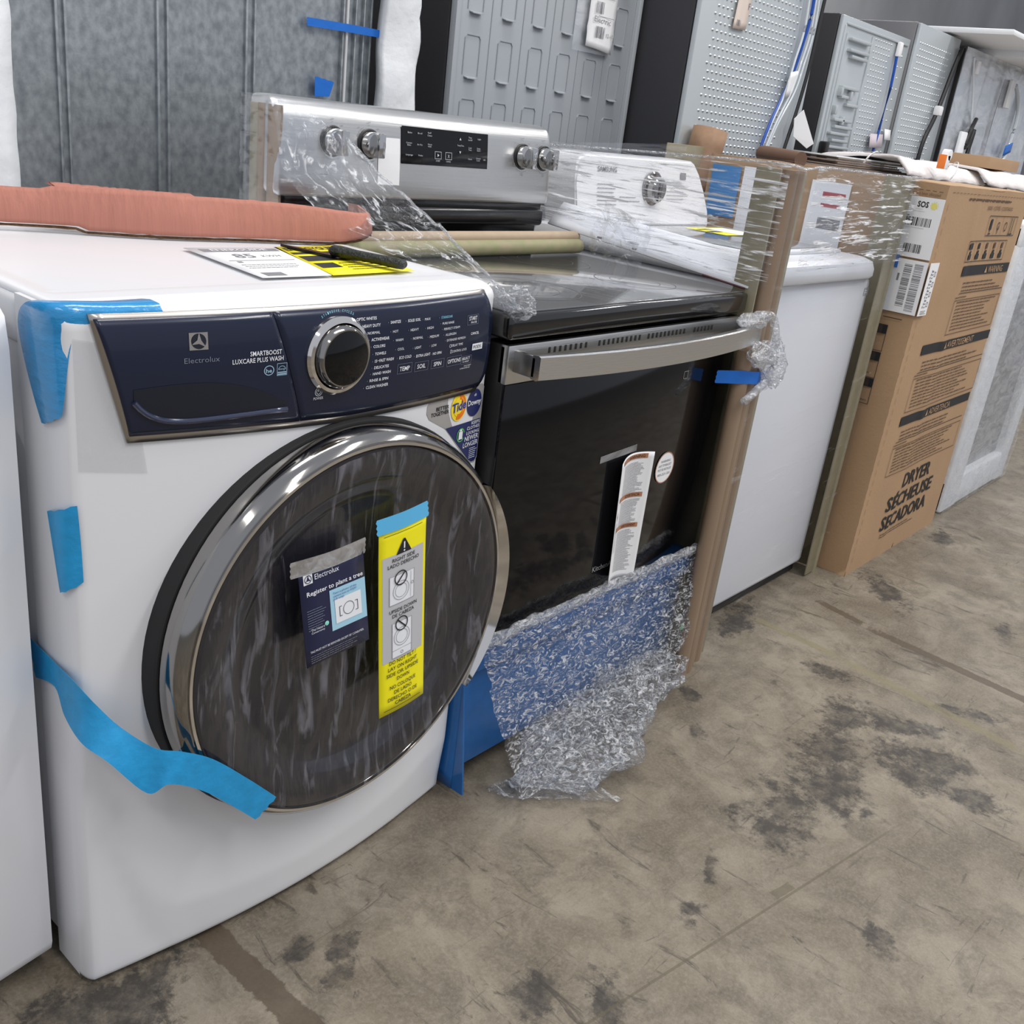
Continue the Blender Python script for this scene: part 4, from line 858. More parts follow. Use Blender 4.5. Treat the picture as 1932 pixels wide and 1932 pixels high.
def yb(z): return BY+(.0 if z < 1.05 else (z-1.05)*.08 if z < 1.10 else .004+(z-1.10)*.111)
G = lambda o: (lambda p: Vector((p.x, yb(p.z)-o, p.z)))
bm = B(); grid(bm, 1, 4, lambda a, b: G(.0015)(Vector((.965+.255*a, 0, 1.082+.071*b)))); disp = obj('display', bm, BLACKG, bg, smooth=False)
bm = B(); g = G(.0032)
for s, x, z, w_ in (('Bake', .980, 1.1405, .012), ('Broil', 1.008, 1.1405, .012), ('Self', 1.036, 1.143, .010), ('Clean', 1.035, 1.138, .013), ('Convect', .976, 1.121, .016), ('Bake', .979, 1.117, .010), ('Air Fry', 1.006, 1.119, .015), ('Warm', 1.036, 1.121, .012), ('Hold', 1.037, 1.117, .009), ('Temp/Time', 1.123, 1.124, .020), ('Timer', 1.157, 1.1415, .011), ('On/Off', 1.156, 1.1365, .013), ('Light', 1.186, 1.1400, .010), ('Cook', 1.157, 1.121, .010), ('Time', 1.157, 1.117, .010), ('Delay', 1.184, 1.121, .011), ('Start', 1.184, 1.117, .011), ('Language', .975, 1.0985, .019), ('Probe', 1.010, 1.0985, .012), ('Clock', 1.157, 1.0985, .012), ('Control', 1.182, 1.101, .014), ('Lock', 1.184, 1.097, .010), ('OK', 1.205, 1.099, .007), ('START', 1.0605, 1.0905, .012), ('CANCEL', 1.0905, 1.0905, .014)):
    txt(bm, s, (x, 0, z), X, Z, w_, .003, 0, g)
for x in (1.057, 1.088): frame(bm, (x, 0, 1.0955), X, Z, .019, .0145, .0008, 0, g)
face(bm, [g(Vector(p)) for p in ((1.0645, 0, 1.0995), (1.070, 0, 1.1028), (1.0645, 0, 1.106))]); txt(bm, 'X', (1.0975, 0, 1.0995), X, Z, .006, .006, 0, g, 'C')
face(bm, [g(Vector(p)) for p in ((1.129, 0, 1.136), (1.135, 0, 1.136), (1.132, 0, 1.141))]); face(bm, [g(Vector(p)) for p in ((1.129, 0, 1.114), (1.132, 0, 1.109), (1.135, 0, 1.114))])
obj('display_lettering', bm, mat('display_white', (.55, .57, .6), .5), disp, smooth=False)
for x in (.790, .880, 1.338, 1.414):
    c = (x, yb(1.113)-.001, 1.113)
    bm = B(); lathe(bm, [(.0285, .003), (.0285, -.001), (.026, -.0025), (.024, -.0025)], c, 36); kn_ = obj('knob', bm, BLACKP, bg)
    bm = B(); lathe(bm, [(.0235, -.002), (.0235, -.020), (.022, -.024), (0, -.0245)], c, 36); bx(bm, x-.0085, x+.0085, c[1]-.040, c[1]-.022, 1.0905, 1.1355, .003); obj('knob_grip', bm, mat('knob_chrome', (.55, .55, .55), .12, metal=1) if x == .79 else bpy.data.materials['knob_chrome'], kn_)
bm = B(); g = G(.0016)
for x in (.790, .880, 1.338, 1.414):
    txt(bm, 'OFF', (x, 0, 1.1505), X, Z, .008, .003, 0, g, 'C'); ring(bm, (x, 0, 1.1475), X, Z, .0008, 0, 0, g, n=8); ring(bm, (x, 0, 1.113), X, Z, .0325, .032, 0, g, a0=2.0, a1=5.2); txt(bm, 'HI', (x+.02, 0, 1.1405), X, Z, .005, .0025, 0, g); txt(bm, 'LO', (x-.028, 0, 1.1405), X, Z, .005, .0025, 0, g)
    ring(bm, (x, 0, 1.0755), X, Z, .003, .0022, 0, g, n=12)
obj('knob_lettering', bm, INKG, bg, smooth=False)
bm = B(); grid(bm, 1, 3, lambda a, b: G(.0010)(Vector((.903+.058*a, 0, 1.040+.088*b)))); st = obj('paper_sticker', bm, PAPER, bg, smooth=False)
# warning leaflet curling off the door
t = thing('instruction_leaflet', 'curled white instruction leaflet with rust headings stuck to the black oven door', 'leaflet', (1.13, -.06, .46))
def leaf(a, b):
    x = 1.050+.098*a+.020*(1-b); curl = math.sin(a*PI)
    y = RY-.010-.022*(1-curl)*(.5+.5*b if a > .5 else .7)
    z = .345+.262*b-.012*a*(1-b)+.012*math.sin(a*PI/2)*b
    return Vector((x, y, z))
bm = B(); grid(bm, 16, 24, leaf); solid(obj('sheet', bm, PAPER, t, angle=180), .0008)
bm = B(); LW = lambda p: leaf(p.x, p.y)+Vector((0, -.0015, 0))
for y0 in (.955, .66, .42): rect(bm, (.16, y0, 0), X, Y, .72, .035, 0, LW, 8)
for s, y0 in (('WARNING', .962), ('ADVERTENCIA', .667), ('AVERTISSEMENT', .427)): txt(bm, s, (.42, y0, 0), X, Y, .4, .022, 2, lambda p: leaf(p.x, p.y)+Vector((0, -.0022, 0)))
lines(bm, (.27, .925, 0), X, Y, .58, 24, .0106, .004, 1, 1, LW); lines(bm, (.27, .64, 0), X, Y, .58, 20, .0106, .004, 2, 1, LW); lines(bm, (.27, .40, 0), X, Y, .58, 32, .0106, .004, 3, 1, LW); lines(bm, (.05, .5, 0), X, Y, .15, 18, .014, .004, 4, 1, LW)
face(bm, [LW(Vector((.08, .52, 0))), LW(Vector((.14, .55, 0))), LW(Vector((.11, .60, 0)))], 2)
obj('print', bm, [RUST, INKG, INK], t, smooth=False)
bm = B(); grid(bm, 4, 2, lambda a, b: (1.0+.12*a, RY-.0062, .612+.014*b+.006*a)); tag(obj('clear_tape', bm, F_GREY), 'faint clear tape strip on the oven door above the leaflet', 'tape')

# blue tape and film wad near the handle's right end
# ---- edge boards
def post(name, x, y, z0, z1, label, cols, leg=None, mi=POST, group=None):
    t = thing(name, label, 'edge protector', (x, y, z0), group)
    bm = B(); th = .0
    for cx, cy, r in cols:
        n_ = 24; rows = []
        for k in range(13):
            z = z0+(z1-z0)*k/12; rows.append([bm.verts.new((cx+r*math.cos(2*PI*q/n_), cy+r*math.sin(2*PI*q/n_)*.8, z)) for q in range(n_)])
        for A, Bq in zip(rows, rows[1:]):
            for q in range(n_): bm.faces.new((A[q], A[(q+1) % n_], Bq[(q+1) % n_], Bq[q]))
        bm.faces.new(rows[0][::-1]); bm.faces.new(rows[-1])
    obj('rolled_edge', bm, mi, t)
    if leg:
        bm = B()
        for (a0_, b0_, a1_, b1_) in leg: bx(bm, a0_, a1_, b0_, b1_, z0+.006, z1, .002)
        obj('flat_leg', bm, POSTG, t)
    return t
post('edge_protector', 1.52, -.05, .0, 1.162, 'tall brown edge protector at the front left corner of the wrapped top-load washer', [(1.497, -.048, .021), (1.534, -.045, .019)], [(1.462, -.045, 1.467, .012), (1.552, -.048, 1.576, -.043)])
post('edge_protector', 1.45, -.065, .0, .80, 'shorter brown edge protector standing against the right edge of the oven door', [(1.430, -.066, .021), (1.466, -.062, .018)])
post('edge_protector', 2.28, .0, .0, 1.168, 'olive edge protector at the front right corner of the wrapped top-load washer', [(2.322, .006, .011), (2.340, .012, .010)], [(2.262, .002, 2.318, .007), (2.343, .01, 2.347, .09)], POSTG)
post('edge_protector', .68, .56, .958, 1.166, 'brown edge protector wrapped at the left end of the range backguard', [(.668, .545, .014), (.666, .572, .014)], [(.652, .575, .656, .60)])
post('edge_protector', 1.52, .70, .0, 1.13, 'olive edge protector behind the left rear corner of the wrapped washer', [(1.50, .72, .012)], [(1.50, .70, 1.58, .704)], POSTG)
post('edge_protector', 2.36, .74, .0, 1.178, 'broad olive edge protector behind the wrapped washer at its right rear corner', [(2.50, .752, .012)], [(2.263, .75, 2.50, .755)], POSTG)
# protector lying on the cooktop
t = thing('edge_protector', 'tan and green edge protector lying across the back of the cooktop', 'edge protector', (1.1, .42, .915))
for y, z, r, m_, nm in ((.437, .951, .0135, POSTL, 'rolled_edge'), (.425, .932, .0165, POSTGR, 'green_face')):
    bm = B(); tube(bm, [(.72+.73*k/10, y, z) for k in range(11)], r, 20); obj(nm, bm, m_, t)
# tubes behind
t = thing('cardboard_tube', 'brown cardboard tube sticking up behind the wrapped washer', 'cardboard tube', (2.54, .76, 1.1))
bm = B(); c1, c2 = Vector((2.50, .78, 1.0)), Vector((2.54, .775, 1.232)); tube(bm, [c1.lerp(c2, k/4) for k in range(5)], .055, 24); bmesh.ops.delete(bm, geom=[f for f in bm.faces if len(f.verts) > 4], context='FACES'); solid(obj('tube_wall', bm, mat('brown_tube', (.33, .2, .12), .7, var=.2), t), .006)
t = thing('cardboard_tube', 'short end of a dark brown cardboard tube poking out behind the dryer carton', 'cardboard tube', (2.9, .75, 1.17))
bm = B(); tube(bm, [(2.87, .60, 1.175), (2.93, .72, 1.178), (2.96, .80, 1.18)], .026, 20); obj('tube_wall', bm, mat('dark_brown_tube', (.16, .09, .06), .8), t)

# white corrugated side sheet resting on the cooktop
t = thing('white_sheet_panel', 'thin white panel wedged between range and wrapped washer, lower edge on the cooktop', 'panel', (1.46, .3, .92))
bm = B(); 
def wp(a, b):
    y = .52-.545*a; z0 = .969-.050*a; x0_ = 1.442+.018*a
    return Vector((x0_+.052*b, y, z0+b*(.050+.01*a)))
grid(bm, 12, 4, wp); solid(obj('sheet', bm, mat('white_board', (.76, .77, .8), .5), t), .003)
bm = B()
for a in (.28, .46): 
    p = wp(a, .10); bx(bm, p.x-.0045, p.x-.0015, p.y-.006, p.y+.006, p.z-.002, p.z+.002)
obj('slot', bm, INKG, t, smooth=False)
bm = B(); tube(bm, [wp(.80, 0)+Vector((-.003, 0, -.001)), wp(.99, 0)+Vector((-.003, 0, -.001))], .0022, 6); obj('dark_edge', bm, mat('maroon', (.07, .02, .02), .6), t)

# ================================================================ TOP-LOAD WASHER (wrapped)
sm = thing('top_load_washer', 'white top-load washer inside stretch wrap between the range and the dryer carton', 'washing machine', (1.95, .4, 0))
bm = B(); bx(bm, 1.60, 2.285, .032, .70, .035, .905, .018, 3); obj('cabinet', bm, WHITE2, sm)
bm = B(); bx(bm, 1.62, 2.27, .05, .69, .008, .04); obj('base', bm, BLACKM, sm)
bm = B(); n_ = 28; out = []
def rr(x0, x1, y0, y1, r):
    P = []
    for cx, cy, a0 in ((x1-r, y0+r, -PI/2), (x1-r*.3, y1-r*.3, 0), (x0+r*.3, y1-r*.3, PI/2), (x0+r, y0+r, PI)):
        q = r if cy < y0+r+.001 else r*.3
        for k in range(7): P.append((cx+q*math.cos(a0+PI/2*k/6), cy+q*math.sin(a0+PI/2*k/6)))
    return P
rows = []
for ins, z in ((.004, .906), (0, .912), (0, .930), (.006, .948), (.022, .956), (.03, .957)): rows.append([bm.verts.new((x, y, z)) for x, y in rr(1.596+ins, 2.290-ins, .012+ins, .70-ins, .075)])
for A, Bq in zip(rows, rows[1:]):
    for k in range(len(A)): bm.faces.new((A[k], A[(k+1) % len(A)], Bq[(k+1) % len(A)], Bq[k]))
bm.faces.new(rows[-1]); bm.faces.new(rows[0][::-1]); obj('top_panel', bm, WHITE, sm)
bm = B(); bx(bm, 1.69, 2.22, .11, .50, .956, .967, .005, 2); lid = obj('lid', bm, mat('lid_frame', (.62, .63, .65), .3), sm)
bm = B(); bx(bm, 1.72, 2.19, .135, .475, .9665, .969, .001); obj('lid_glass', bm, GREYG, lid)
bm = B(); pts = [(1.615, .958), (2.275, .958), (2.262, 1.0), (2.235, 1.055), (2.205, 1.10), (2.185, 1.128), (2.165, 1.136), (1.66, 1.132), (1.63, 1.125), (1.617, 1.105), (1.613, 1.06)]
rowA = [(x, .565+(z-.958)*.16, z) for x, z in pts]; prism(bm, rowA, (0, .11, 0)); bmesh.ops.bevel(bm, geom=[e for e in bm.edges if abs(e.verts[0].co.y-e.verts[1].co.y) < .06], offset=.006, segments=3, affect='EDGES'); con = obj('console', bm, WHITE, sm)
cy_ = lambda z: .565+(z-.958)*.16-.0015
SW = lambda p: Vector((p.x, cy_(p.z)-.0008, p.z))
bm = B(); txt(bm, 'SAMSUNG', (1.70, 0, 1.092), X, Z, .085, .012, 0, SW, bold=.02); lines(bm, (1.70, 0, 1.06), X, Z, .09, 6, .010, .002, 7, 0, SW); rect(bm, (2.10, 0, 1.085), X, Z, .03, .018, 0, SW); lines(bm, (1.80, 0, 1.03), X, Z, .1, 2, .01, .002, 8, 0, SW); lines(bm, (2.03, 0, 1.05), X, Z, .12, 3, .01, .0015, 18, 0, SW)
obj('console_lettering', bm, INKG, con, smooth=False)
bm = B(); lathe(bm, [(.046, .003), (.047, -.004), (.043, -.007), (.036, -.006), (.034, -.024), (.030, -.028), (0, -.028)], (1.955, cy_(1.055), 1.055), 40); bx(bm, 1.951, 1.959, cy_(1.055)-.033, cy_(1.055)-.02, 1.025, 1.085, .002); obj('dial', bm, CHROMED, con)
bm = B(); rect(bm, (1.97, .33, .9696), X, Y, .20, .13, 0); rect(bm, (2.05, .335, .9700), X, Y, .11, .11, 1); rect(bm, (1.98, .38, .9700), X, Y, .06, .02, 2); rect(bm, (1.98, .42, .9700), X, Y, .06, .012, 2); obj('energy_sticker', bm, [YEL, PAPER, INK], lid, smooth=False)
bm = B(); rect(bm, (2.245, .0312, .855), X, Z, .03, .022, 0); rect(bm, (2.248, .0308, .862), X, Z, .02, .002, 1); rect(bm, (2.248, .0308, .868), X, Z, .016, .002, 1); obj('rating_sticker', bm, [PAPERG, INKW], sm, smooth=False)

# stretch wrap around it
def wrapwall(P0, P1, z0, z1, nu, nv, seed, amp=.006, sag=.0):
    bm = B(); P0 = Vector(P0); P1 = Vector(P1); d = (P1-P0); nrm = Vector((d.y, -d.x, 0)).normalized()
    def f(a, b):
        p = P0.lerp(P1, a); z = z0(a)+(z1(a)-z0(a))*b if callable(z0) else z0+(z1-z0)*b
        e = math.sin(a*PI)
        k = (nz((a*1.6, b*16, seed), 1.2, seed)+.6*nz((a*3, b*34+a*2, seed), 1.2, seed+1))*amp*e
        return Vector((p.x, p.y, z))+nrm*k+Vector((0, 0, -sag*e*b))
    grid(bm, nu, nv, f); return bm
t = thing('stretch_wrap', 'clear stretch wrap wound around the top-load washer and its corner boards', 'plastic wrap', (1.95, .3, .5))
K_ = lambda v: (lambda a: v)
obj('front_face', wrapwall((1.47, -.073, 0), (2.352, -.006, 0), lambda a: .10+.05*a, K_(1.172), 60, 150, 1, .005), F_WRAPW, t, angle=180)
obj('upper_band', wrapwall((1.585, -.066, 0), (2.354, -.010, 0), lambda a: .955, K_(1.175), 60, 60, 2, .007), F_WRAP, t, angle=180)
obj('left_face', wrapwall((1.470, .71, 0), (1.448, -.072, 0), lambda a: .985-.055*a, lambda a: 1.136+.034*a, 60, 60, 3, .007), F_WRAP, t, angle=180)
obj('right_face', wrapwall((2.356, -.006, 0), (2.358, .72, 0), K_(.06), K_(1.172), 40, 90, 4, .003), F_WRAPW, t, angle=180)
obj('rear_face', wrapwall((2.35, .735, 0), (1.47, .735, 0), K_(.9), lambda a: 1.180-.045*a, 40, 40, 5, .006), F_WRAPW, t, angle=180)
bm = B(); tube(bm, smoothpath([(1.475, .72, 1.138), (1.455, .3, 1.158), (1.445, -.03, 1.172), (1.50, -.078, 1.168), (1.62, -.068, 1.174), (2.0, -.04, 1.172), (2.35, -.008, 1.172)], 10), .0028, 6); obj('rolled_top_edge', bm, F_BUNCH, t)
# wrinkled lump of film hanging at the left face
def lump(bm, c, r, seed, amp=.5, sub=4, freq=1.6):
    g_ = bmesh.ops.create_icosphere(bm, subdivisions=sub, radius=1)
    for v in g_['verts']:
        d = v.co.normalized(); k = 1+amp*noise.noise(d*freq+Vector((seed, 0, 0)))+amp*.7*abs(noise.noise(d*freq*3+Vector((0, seed, 0))))
        v.co = Vector((c[0]+d.x*r[0]*k, c[1]+d.y*r[1]*k, c[2]+d.z*r[2]*k))
bm = B(); grid(bm, 26, 26, lambda a, b: Vector((1.432+.010*nz((a*5, b*5, 0), 1.3), .40-.16*a-.05*b+.02*b*a, .935+.11*b-.04*a+.012*nz((a*6, b*5, 3), 1)))); tag(obj('loose_film', bm, F_DRAPE, angle=180), 'crumpled flap of clear film hanging over the white side panel', 'plastic film')

# film wad over handle end
t = thing('film_wad', 'twisted wad of clear film hanging from the right end of the oven handle', 'plastic film', (1.45, -.1, .82))
bm = B(); lump(bm, (1.405, -.082, .868), (.050, .020, .016), 2, .35); obj('upper_knot', bm, F_BUNCH, t, angle=180)
bm = B(); lump(bm, (1.435, -.10, .800), (.042, .022, .024), 5, .4); obj('middle_knot', bm, F_BUNCH, t, angle=180)
bm = B(); lump(bm, (1.512, -.095, .765), (.034, .02, .042), 7, .6); obj('lower_knot', bm, F_CRUMP, t, angle=180)
bm = B(); tube(bm, smoothpath([(1.40, -.088, .880), (1.455, -.095, .875), (1.475, -.10, .845), (1.495, -.10, .80), (1.49, -.10, .745), (1.44, -.10, .715), (1.40, -.10, .700)]), [.008]*8+[.011]*14+[.010]*8+[.006]*7 if 0 else .009, 10); obj('twisted_strand', bm, F_BUNCH, t, angle=180)
tape('blue_tape', [(1.366, -.044, .757), (1.402, -.075, .760), (1.45, -.0885, .756), (1.48, -.086, .752), (1.51, -.076, .748), (1.545, -.070, .745), (1.572, -.062, .742)], [(1.364, -.044, .730), (1.402, -.075, .732), (1.45, -.0885, .729), (1.48, -.086, .725), (1.51, -.076, .722), (1.545, -.070, .720), (1.57, -.062, .717)], 'dark blue tape across the brown edge protectors beside the oven door', TAPEB)

# draped film from backguard to washer/range gap
def drp(a, b):
    # a: along the free edge from knobs down to the cooktop front corner; b: from free edge to the back/left anchor line
    top = [Vector((.80, .495, 1.110)), Vector((.845, .42, 1.045)), Vector((.85, .30, .995)), Vector((.80, .15, .955)), (Vector((.745, .03, .930))), Vector((.715, -.030, .918))]
    anc = [Vector((.650, .535, 1.175)), Vector((.655, .50, 1.05)), Vector((.665, .38, .985)), Vector((.672, .22, .960)), Vector((.680, .08, .945)), Vector((.688, -.022, .915))]
    n_ = 5; i = min(int(a*n_), n_-1); s = a*n_-i; s = s*s*(3-2*s)
    p = top[i].lerp(top[i+1], s).lerp(anc[i].lerp(anc[i+1], s), b)
    q = nz((a*16, b*5, 0), 1.1, 2)*.010+nz((a*40, b*9, 0), 1, 4)*.004
    return p+Vector((0, -q*.5-.012*math.sin(b*PI)*0, abs(q)*.8+.014*math.sin(b*PI)*(1-a)))
bm = B(); grid(bm, 130, 40, drp); t = thing('draped_film', 'sheet of clear stretch film pulled from the range backguard down to the cooktop corner', 'plastic film', (.75, .3, .92)); obj('sheet', bm, F_DRAPE, t, angle=180)
bm = B(); pts = [drp(k/60, 0) for k in range(61)]; tube(bm, pts, .0028, 6); obj('stretched_edge', bm, F_BUNCH, t)
bm = B(); lump(bm, (.712, -.028, .928), (.024, .026, .022), 3, .5); obj('gathered_end', bm, F_CRUMP, t, angle=180)
bm = B(); grid(bm, 20, 60, lambda a, b: (.648-.002+.012*math.sin(a*PI)*0+.003*nz((a*4, b*20, 0), 1), .50+.12*a, .93+.25*b)); grid(bm, 26, 60, lambda a, b: (.648+.16*a*(1-.3*b), .512-.006*nz((a*5, b*14, 0), 1)-.02*a, .935+.246*b)); obj('wrap_around_post', bm, F_WRAPW, t, angle=180)

# crumpled film over the blue drawer
t = thing('crumpled_film', 'large crumpled clear film sheet hanging over the blue drawer and piled on the floor', 'plastic film', (1.05, -.1, 0))
def sh(a, b):
    x = .700+.715*a+.050*(1-a)*b
    zt_ = .332; z = zt_*(1-b)+.028*b+.004
    lift = .10*max(0, a-.15)*b; z += lift
    y = -.050-.030*b-.045*b*b*(1-a)*1.6
    q = nz((a*14, b*7, 0), 1.2, 1)*.012+nz((a*30, b*16, 0), 1.1, 2)*.007+abs(nz((a*6+b*5, b*9, 0), 1.2, 6))*.014
    return Vector((x, y-.7*q*min(1, b*5+.2), z+.004*nz((a*20, b*20, 0), 1, 9)))
bm = B(); grid(bm, 150, 70, sh); obj('hanging_sheet', bm, F_CRUMP, t, angle=180)
bm = B()
def bund(a, b):
    x = .775+.66*a; ang = 2*PI*b
    ry = .030+.050*math.sin(min(1, a*1.4)*PI)**.7*(1-.35*a)+.01; rz = .028+.020*math.sin(a*PI)+.02*a*(1-a)*4*.4
    cy = -.105-.045*math.sin(min(1, a*1.5)*PI)*(1-a)+.028*a; cz = rz*.95+.002+.025*a*a
    k = 1+.55*nz((a*7, math.cos(ang)*1.2, math.sin(ang)*1.2), 1.3, 3)+.35*nz((a*22, math.cos(ang)*2.5, math.sin(ang)*2.5), 1.2, 5)
    e = min(1, 6*min(a, 1-a)+.15)
    return Vector((x, cy+ry*k*math.cos(ang)*e, max(.002, cz+rz*k*math.sin(ang)*e)))
grid(bm, 150, 56, bund); obj('bunched_roll', bm, F_CRUMP, t, angle=180)
bm = B(); grid(bm, 60, 30, lambda a, b: Vector((.745+.165*a+.02*b, -.060-.115*b*a-.05*b-.035*a, .004+.010*abs(nz((a*6, b*6, 0), 1.4, 3))+.004*(1-b)))); obj('floor_flap', bm, F_DRAPE, t, angle=180)
bm = B(); pts = [Vector((.692+.75*a, -.048-.006*nz((a*9, 0, 0), 1), .334+.004*nz((a*14, 0, 0), 1)-.0*a)) for a in [k/90 for k in range(91)]]
def roll(a, b):
    p = pts[int(round(a*90))]; ang = 2*PI*b; k = 1+.6*nz((a*30, math.cos(ang), math.sin(ang)), 1.2, 8); return p+Vector((0, .006*math.cos(ang)*k, .012*math.sin(ang)*k))
grid(bm, 90, 14, roll); obj('gathered_top', bm, F_BUNCH, t, angle=180)
bm = B(); ring(bm, (1.385, -.072, .15), X, Z, .007, 0, 0, n=10); tag(obj('green_sticker_dot', bm, GREEN), 'tiny green mark on the crumpled film, right side', 'sticker')

# ================================================================ DRYER CARTON
BX0, BX1, BYF, BH = 2.380, 3.165, -.075, 1.163
t = thing('dryer_carton', 'tall brown cardboard carton printed DRYER with shipping labels on its left side', 'cardboard box', (2.77, .28, 0))
bm = B()
def skin(fn, nu, nv): grid(bm, nu, nv, fn)
def crease(x, z): 
    d = (x-2.62-.07*math.sin(z*2.2))/.03; return .0042*math.exp(-d*d)+.0025*nz((x, 0, z), 3.5, 2)
skin(lambda a, b: Vector((BX0+(BX1-BX0)*a, BYF-crease(BX0+(BX1-BX0)*a, BH*b)*min(1, 8*min(a, 1-a))*min(1, 12*b), BH*b)), 110, 60)
skin(lambda a, b: Vector((BX0+.003*nz((0, a*2, b*3), 1)*min(1, 10*min(a, 1-a)), .66-(.66-BYF)*a, BH*b)), 24, 40)
skin(lambda a, b: Vector((BX1, BYF+(.66-BYF)*a, BH*b)), 2, 2); skin(lambda a, b: Vector((BX1-(BX1-BX0)*a, .66, BH*b)), 2, 2); skin(lambda a, b: Vector((BX0+(BX1-BX0)*a, BYF+(.66-BYF)*b, 0)), 2, 2)
bmesh.ops.remove_doubles(bm, verts=bm.verts, dist=.0004)
obj('carton_body', bm, CARD, t, angle=60)
bm = B(); grid(bm, 24, 6, lambda a, b: Vector((BX0+.03+(BX1-BX0-.03)*a, BYF+.002+.28*b, BH-.002+.004*nz((a*5, b*3, 0), 1)+.012*b*(1-b)))); solid(obj('top_flap', bm, CARD, t), .004)
bm = B(); grid(bm, 6, 12, lambda a, b: Vector((BX0+.002+.24*a, BYF+.06+.50*b, BH-.004-.03*a+.006*math.sin(b*9)))); solid(obj('top_flap', bm, CARD, t), .004)
cb = [t]
FB = lambda o: (lambda p: Vector((p.x, BYF-crease(p.x, p.z)-o, p.z)))
bm = B(); g = FB(.0022)
def T2(s, x, z, w_, h_, mi=0, al='L', bold=0, gg=None): txt(bm, s, (x, 0, z), X, Z, w_, h_, mi, gg or g, al, bold)
gL = FB(.0022)
T2('DRYER', 2.689, .236, .255, .048, gg=gL, bold=.022); T2('SÉCHEUSE', 2.589, .170, .415, .048, gg=gL, bold=.022); T2('SECADORA', 2.584, .104, .41, .048, gg=gL, bold=.022)
rect(bm, (2.585, 0, .168), X, Z, .0, .0)
rect(bm, (2.500, 0, .470), X, Z, .65, .030, 0, g, 60); rect(bm, (2.515, 0, .688), X, Z, .655, .030, 0, g, 60); rect(bm, (2.672, 0, .914), X, Z, .48, .030, 0, g, 20)
g_t = FB(.0034)
for s, x, z, w_ in (('WARNING', 2.930, .918, .15), ('AVERTISSEMENT', 2.730, .693, .26), ('ADVERTENCIA', 2.745, .475, .20)):
    T2(s, x, z, w_, .020, 1, bold=.01, gg=g_t); face(bm, [g_t(Vector(p)) for p in ((x-.034, 0, z), (x-.010, 0, z), (x-.022, 0, z+.021))], 1)
for z, x0_, w_ in ((.452, 2.512, .62), (.668, 2.53, .63), (.896, 2.70, .45)):
    rect(bm, (x0_, 0, z-.036), X, Z, w_, .002, 0, g, 16); lines(bm, (x0_+.02, 0, z-.006), X, Z, w_*.9, 3, .0115, .0035, int(z*100), 2, g)
for z0_, z1_, x0_, x1_ in ((.306, .400, 2.500, 3.134), (.512, .618, 2.512, 3.165), (.736, .842, 2.678, 3.150)):
    frame(bm, (x0_, 0, z0_), X, Z, x1_-x0_, z1_-z0_, .002, 2, g); lines(bm, (x0_+.03, 0, z1_-.010), X, Z, (x1_-x0_)*.85, int((z1_-z0_)/.011), .0105, .0032, int(z0_*77), 2, g)
    lines(bm, (x0_, 0, z1_+.006), X, Z, .14, 1, .01, .003, 3, 2, g)
lines(bm, (2.60, 0, .086), X, Z, .36, 2, .009, .003, 31, 2, g); lines(bm, (2.575, 0, 1.130), X, Z, .56, 1, .009, .0055, 32, 2, g)
T2('SIDE / CÔTÉ / COSTADO', 2.765, 1.106, .25, .011, 2)
# handling pictograms
frame(bm, (2.808, 0, 1.030), X, Z, .29, .060, .002, 0, g)
for k in (1, 2, 3): rect(bm, (2.808+.29*k/4, 0, 1.030), X, Z, .0012, .060, 0, g)
rect(bm, (2.832, 0, 1.048), X, Z, .018, .032, 0, g); rect(bm, (2.839, 0, 1.036), X, Z, .004, .012, 0, g); rect(bm, (2.830, 0, 1.035), X, Z, .022, .003, 0, g)
ring(bm, (2.917, 0, 1.060), X, Z, .012, .009, 0, g); rect(bm, (2.915, 0, 1.036), X, Z, .004, .024, 0, g); ring(bm, (2.990, 0, 1.058), X, Z, .014, .011, 0, g); rect(bm, (3.040, 0, 1.037), X, Z, .004, .048, 0, g); rect(bm, (3.062, 0, 1.037), X, Z, .004, .048, 0, g); rect(bm, (3.035, 0, 1.034), X, Z, .04, .003, 0, g)
frame(bm, (2.668, 0, .955), X, Z, .385, .062, .002, 0, g)
for k in range(1, 5): rect(bm, (2.668+.077*k, 0, .955), X, Z, .0012, .062, 0, g)
for k in range(5):
    x = 2.668+.077*k+.038; rect(bm, (x-.018, 0, .962), X, Z, .032, .016, 0, g); rect(bm, (x-.010, 0, .978), X, Z, .016, .010, 0, g); rect(bm, (x-(.028 if k == 0 else .012), 0, .992), X, Z, .040 if k == 0 else .018, .018, 0 if k < 2 else 2, g)
for k in range(24): rect(bm, (2.42+.03*k, 0, 1.146), X, Z, .020, .0012, 2, g)
for k in range(34): rect(bm, (2.408, 0, .04+.032*k), X, Z, .0012, .020, 2, g)
obj('front_print', bm, [INK, CARD, mat('brown_print', (.10, .055, .035), .7)], t, smooth=False)
# print on the left side of the carton
NY = Vector((0, -1, 0)); SX = BX0-.0042
bm = B()
def Ts(s, y, z, w_, h_, mi=0, bold=0, o=0): txt(bm, s, (SX-o, y, z), NY, Z, w_, h_, mi, None, 'L', bold)
Ts('Thank you / has been allocated', .05, 1.131, .11, .008, 1)
for k in range(9): rect(bm, (SX, .09-.018*k, 1.143), NY, Z, .011, .0015, 1)
for z0_ in (.748, .668, .590):
    rect(bm, (SX, .10, z0_), NY, Z, .111, .026, 0); rect(bm, (SX, -.0095, z0_-.050), NY, Z, .0015, .050, 0); rect(bm, (SX, .10, z0_-.051), NY, Z, .111, .0015, 0)
Ts('com.', .022, .628, .014, .007, 0); Ts('mers.', .014, .547, .018, .007, 0); rect(bm, (SX, .01, .795), NY, Z, .055, .002, 0)
obj('side_print', bm, [INK, bpy.data.materials['brown_print']], t, smooth=False)
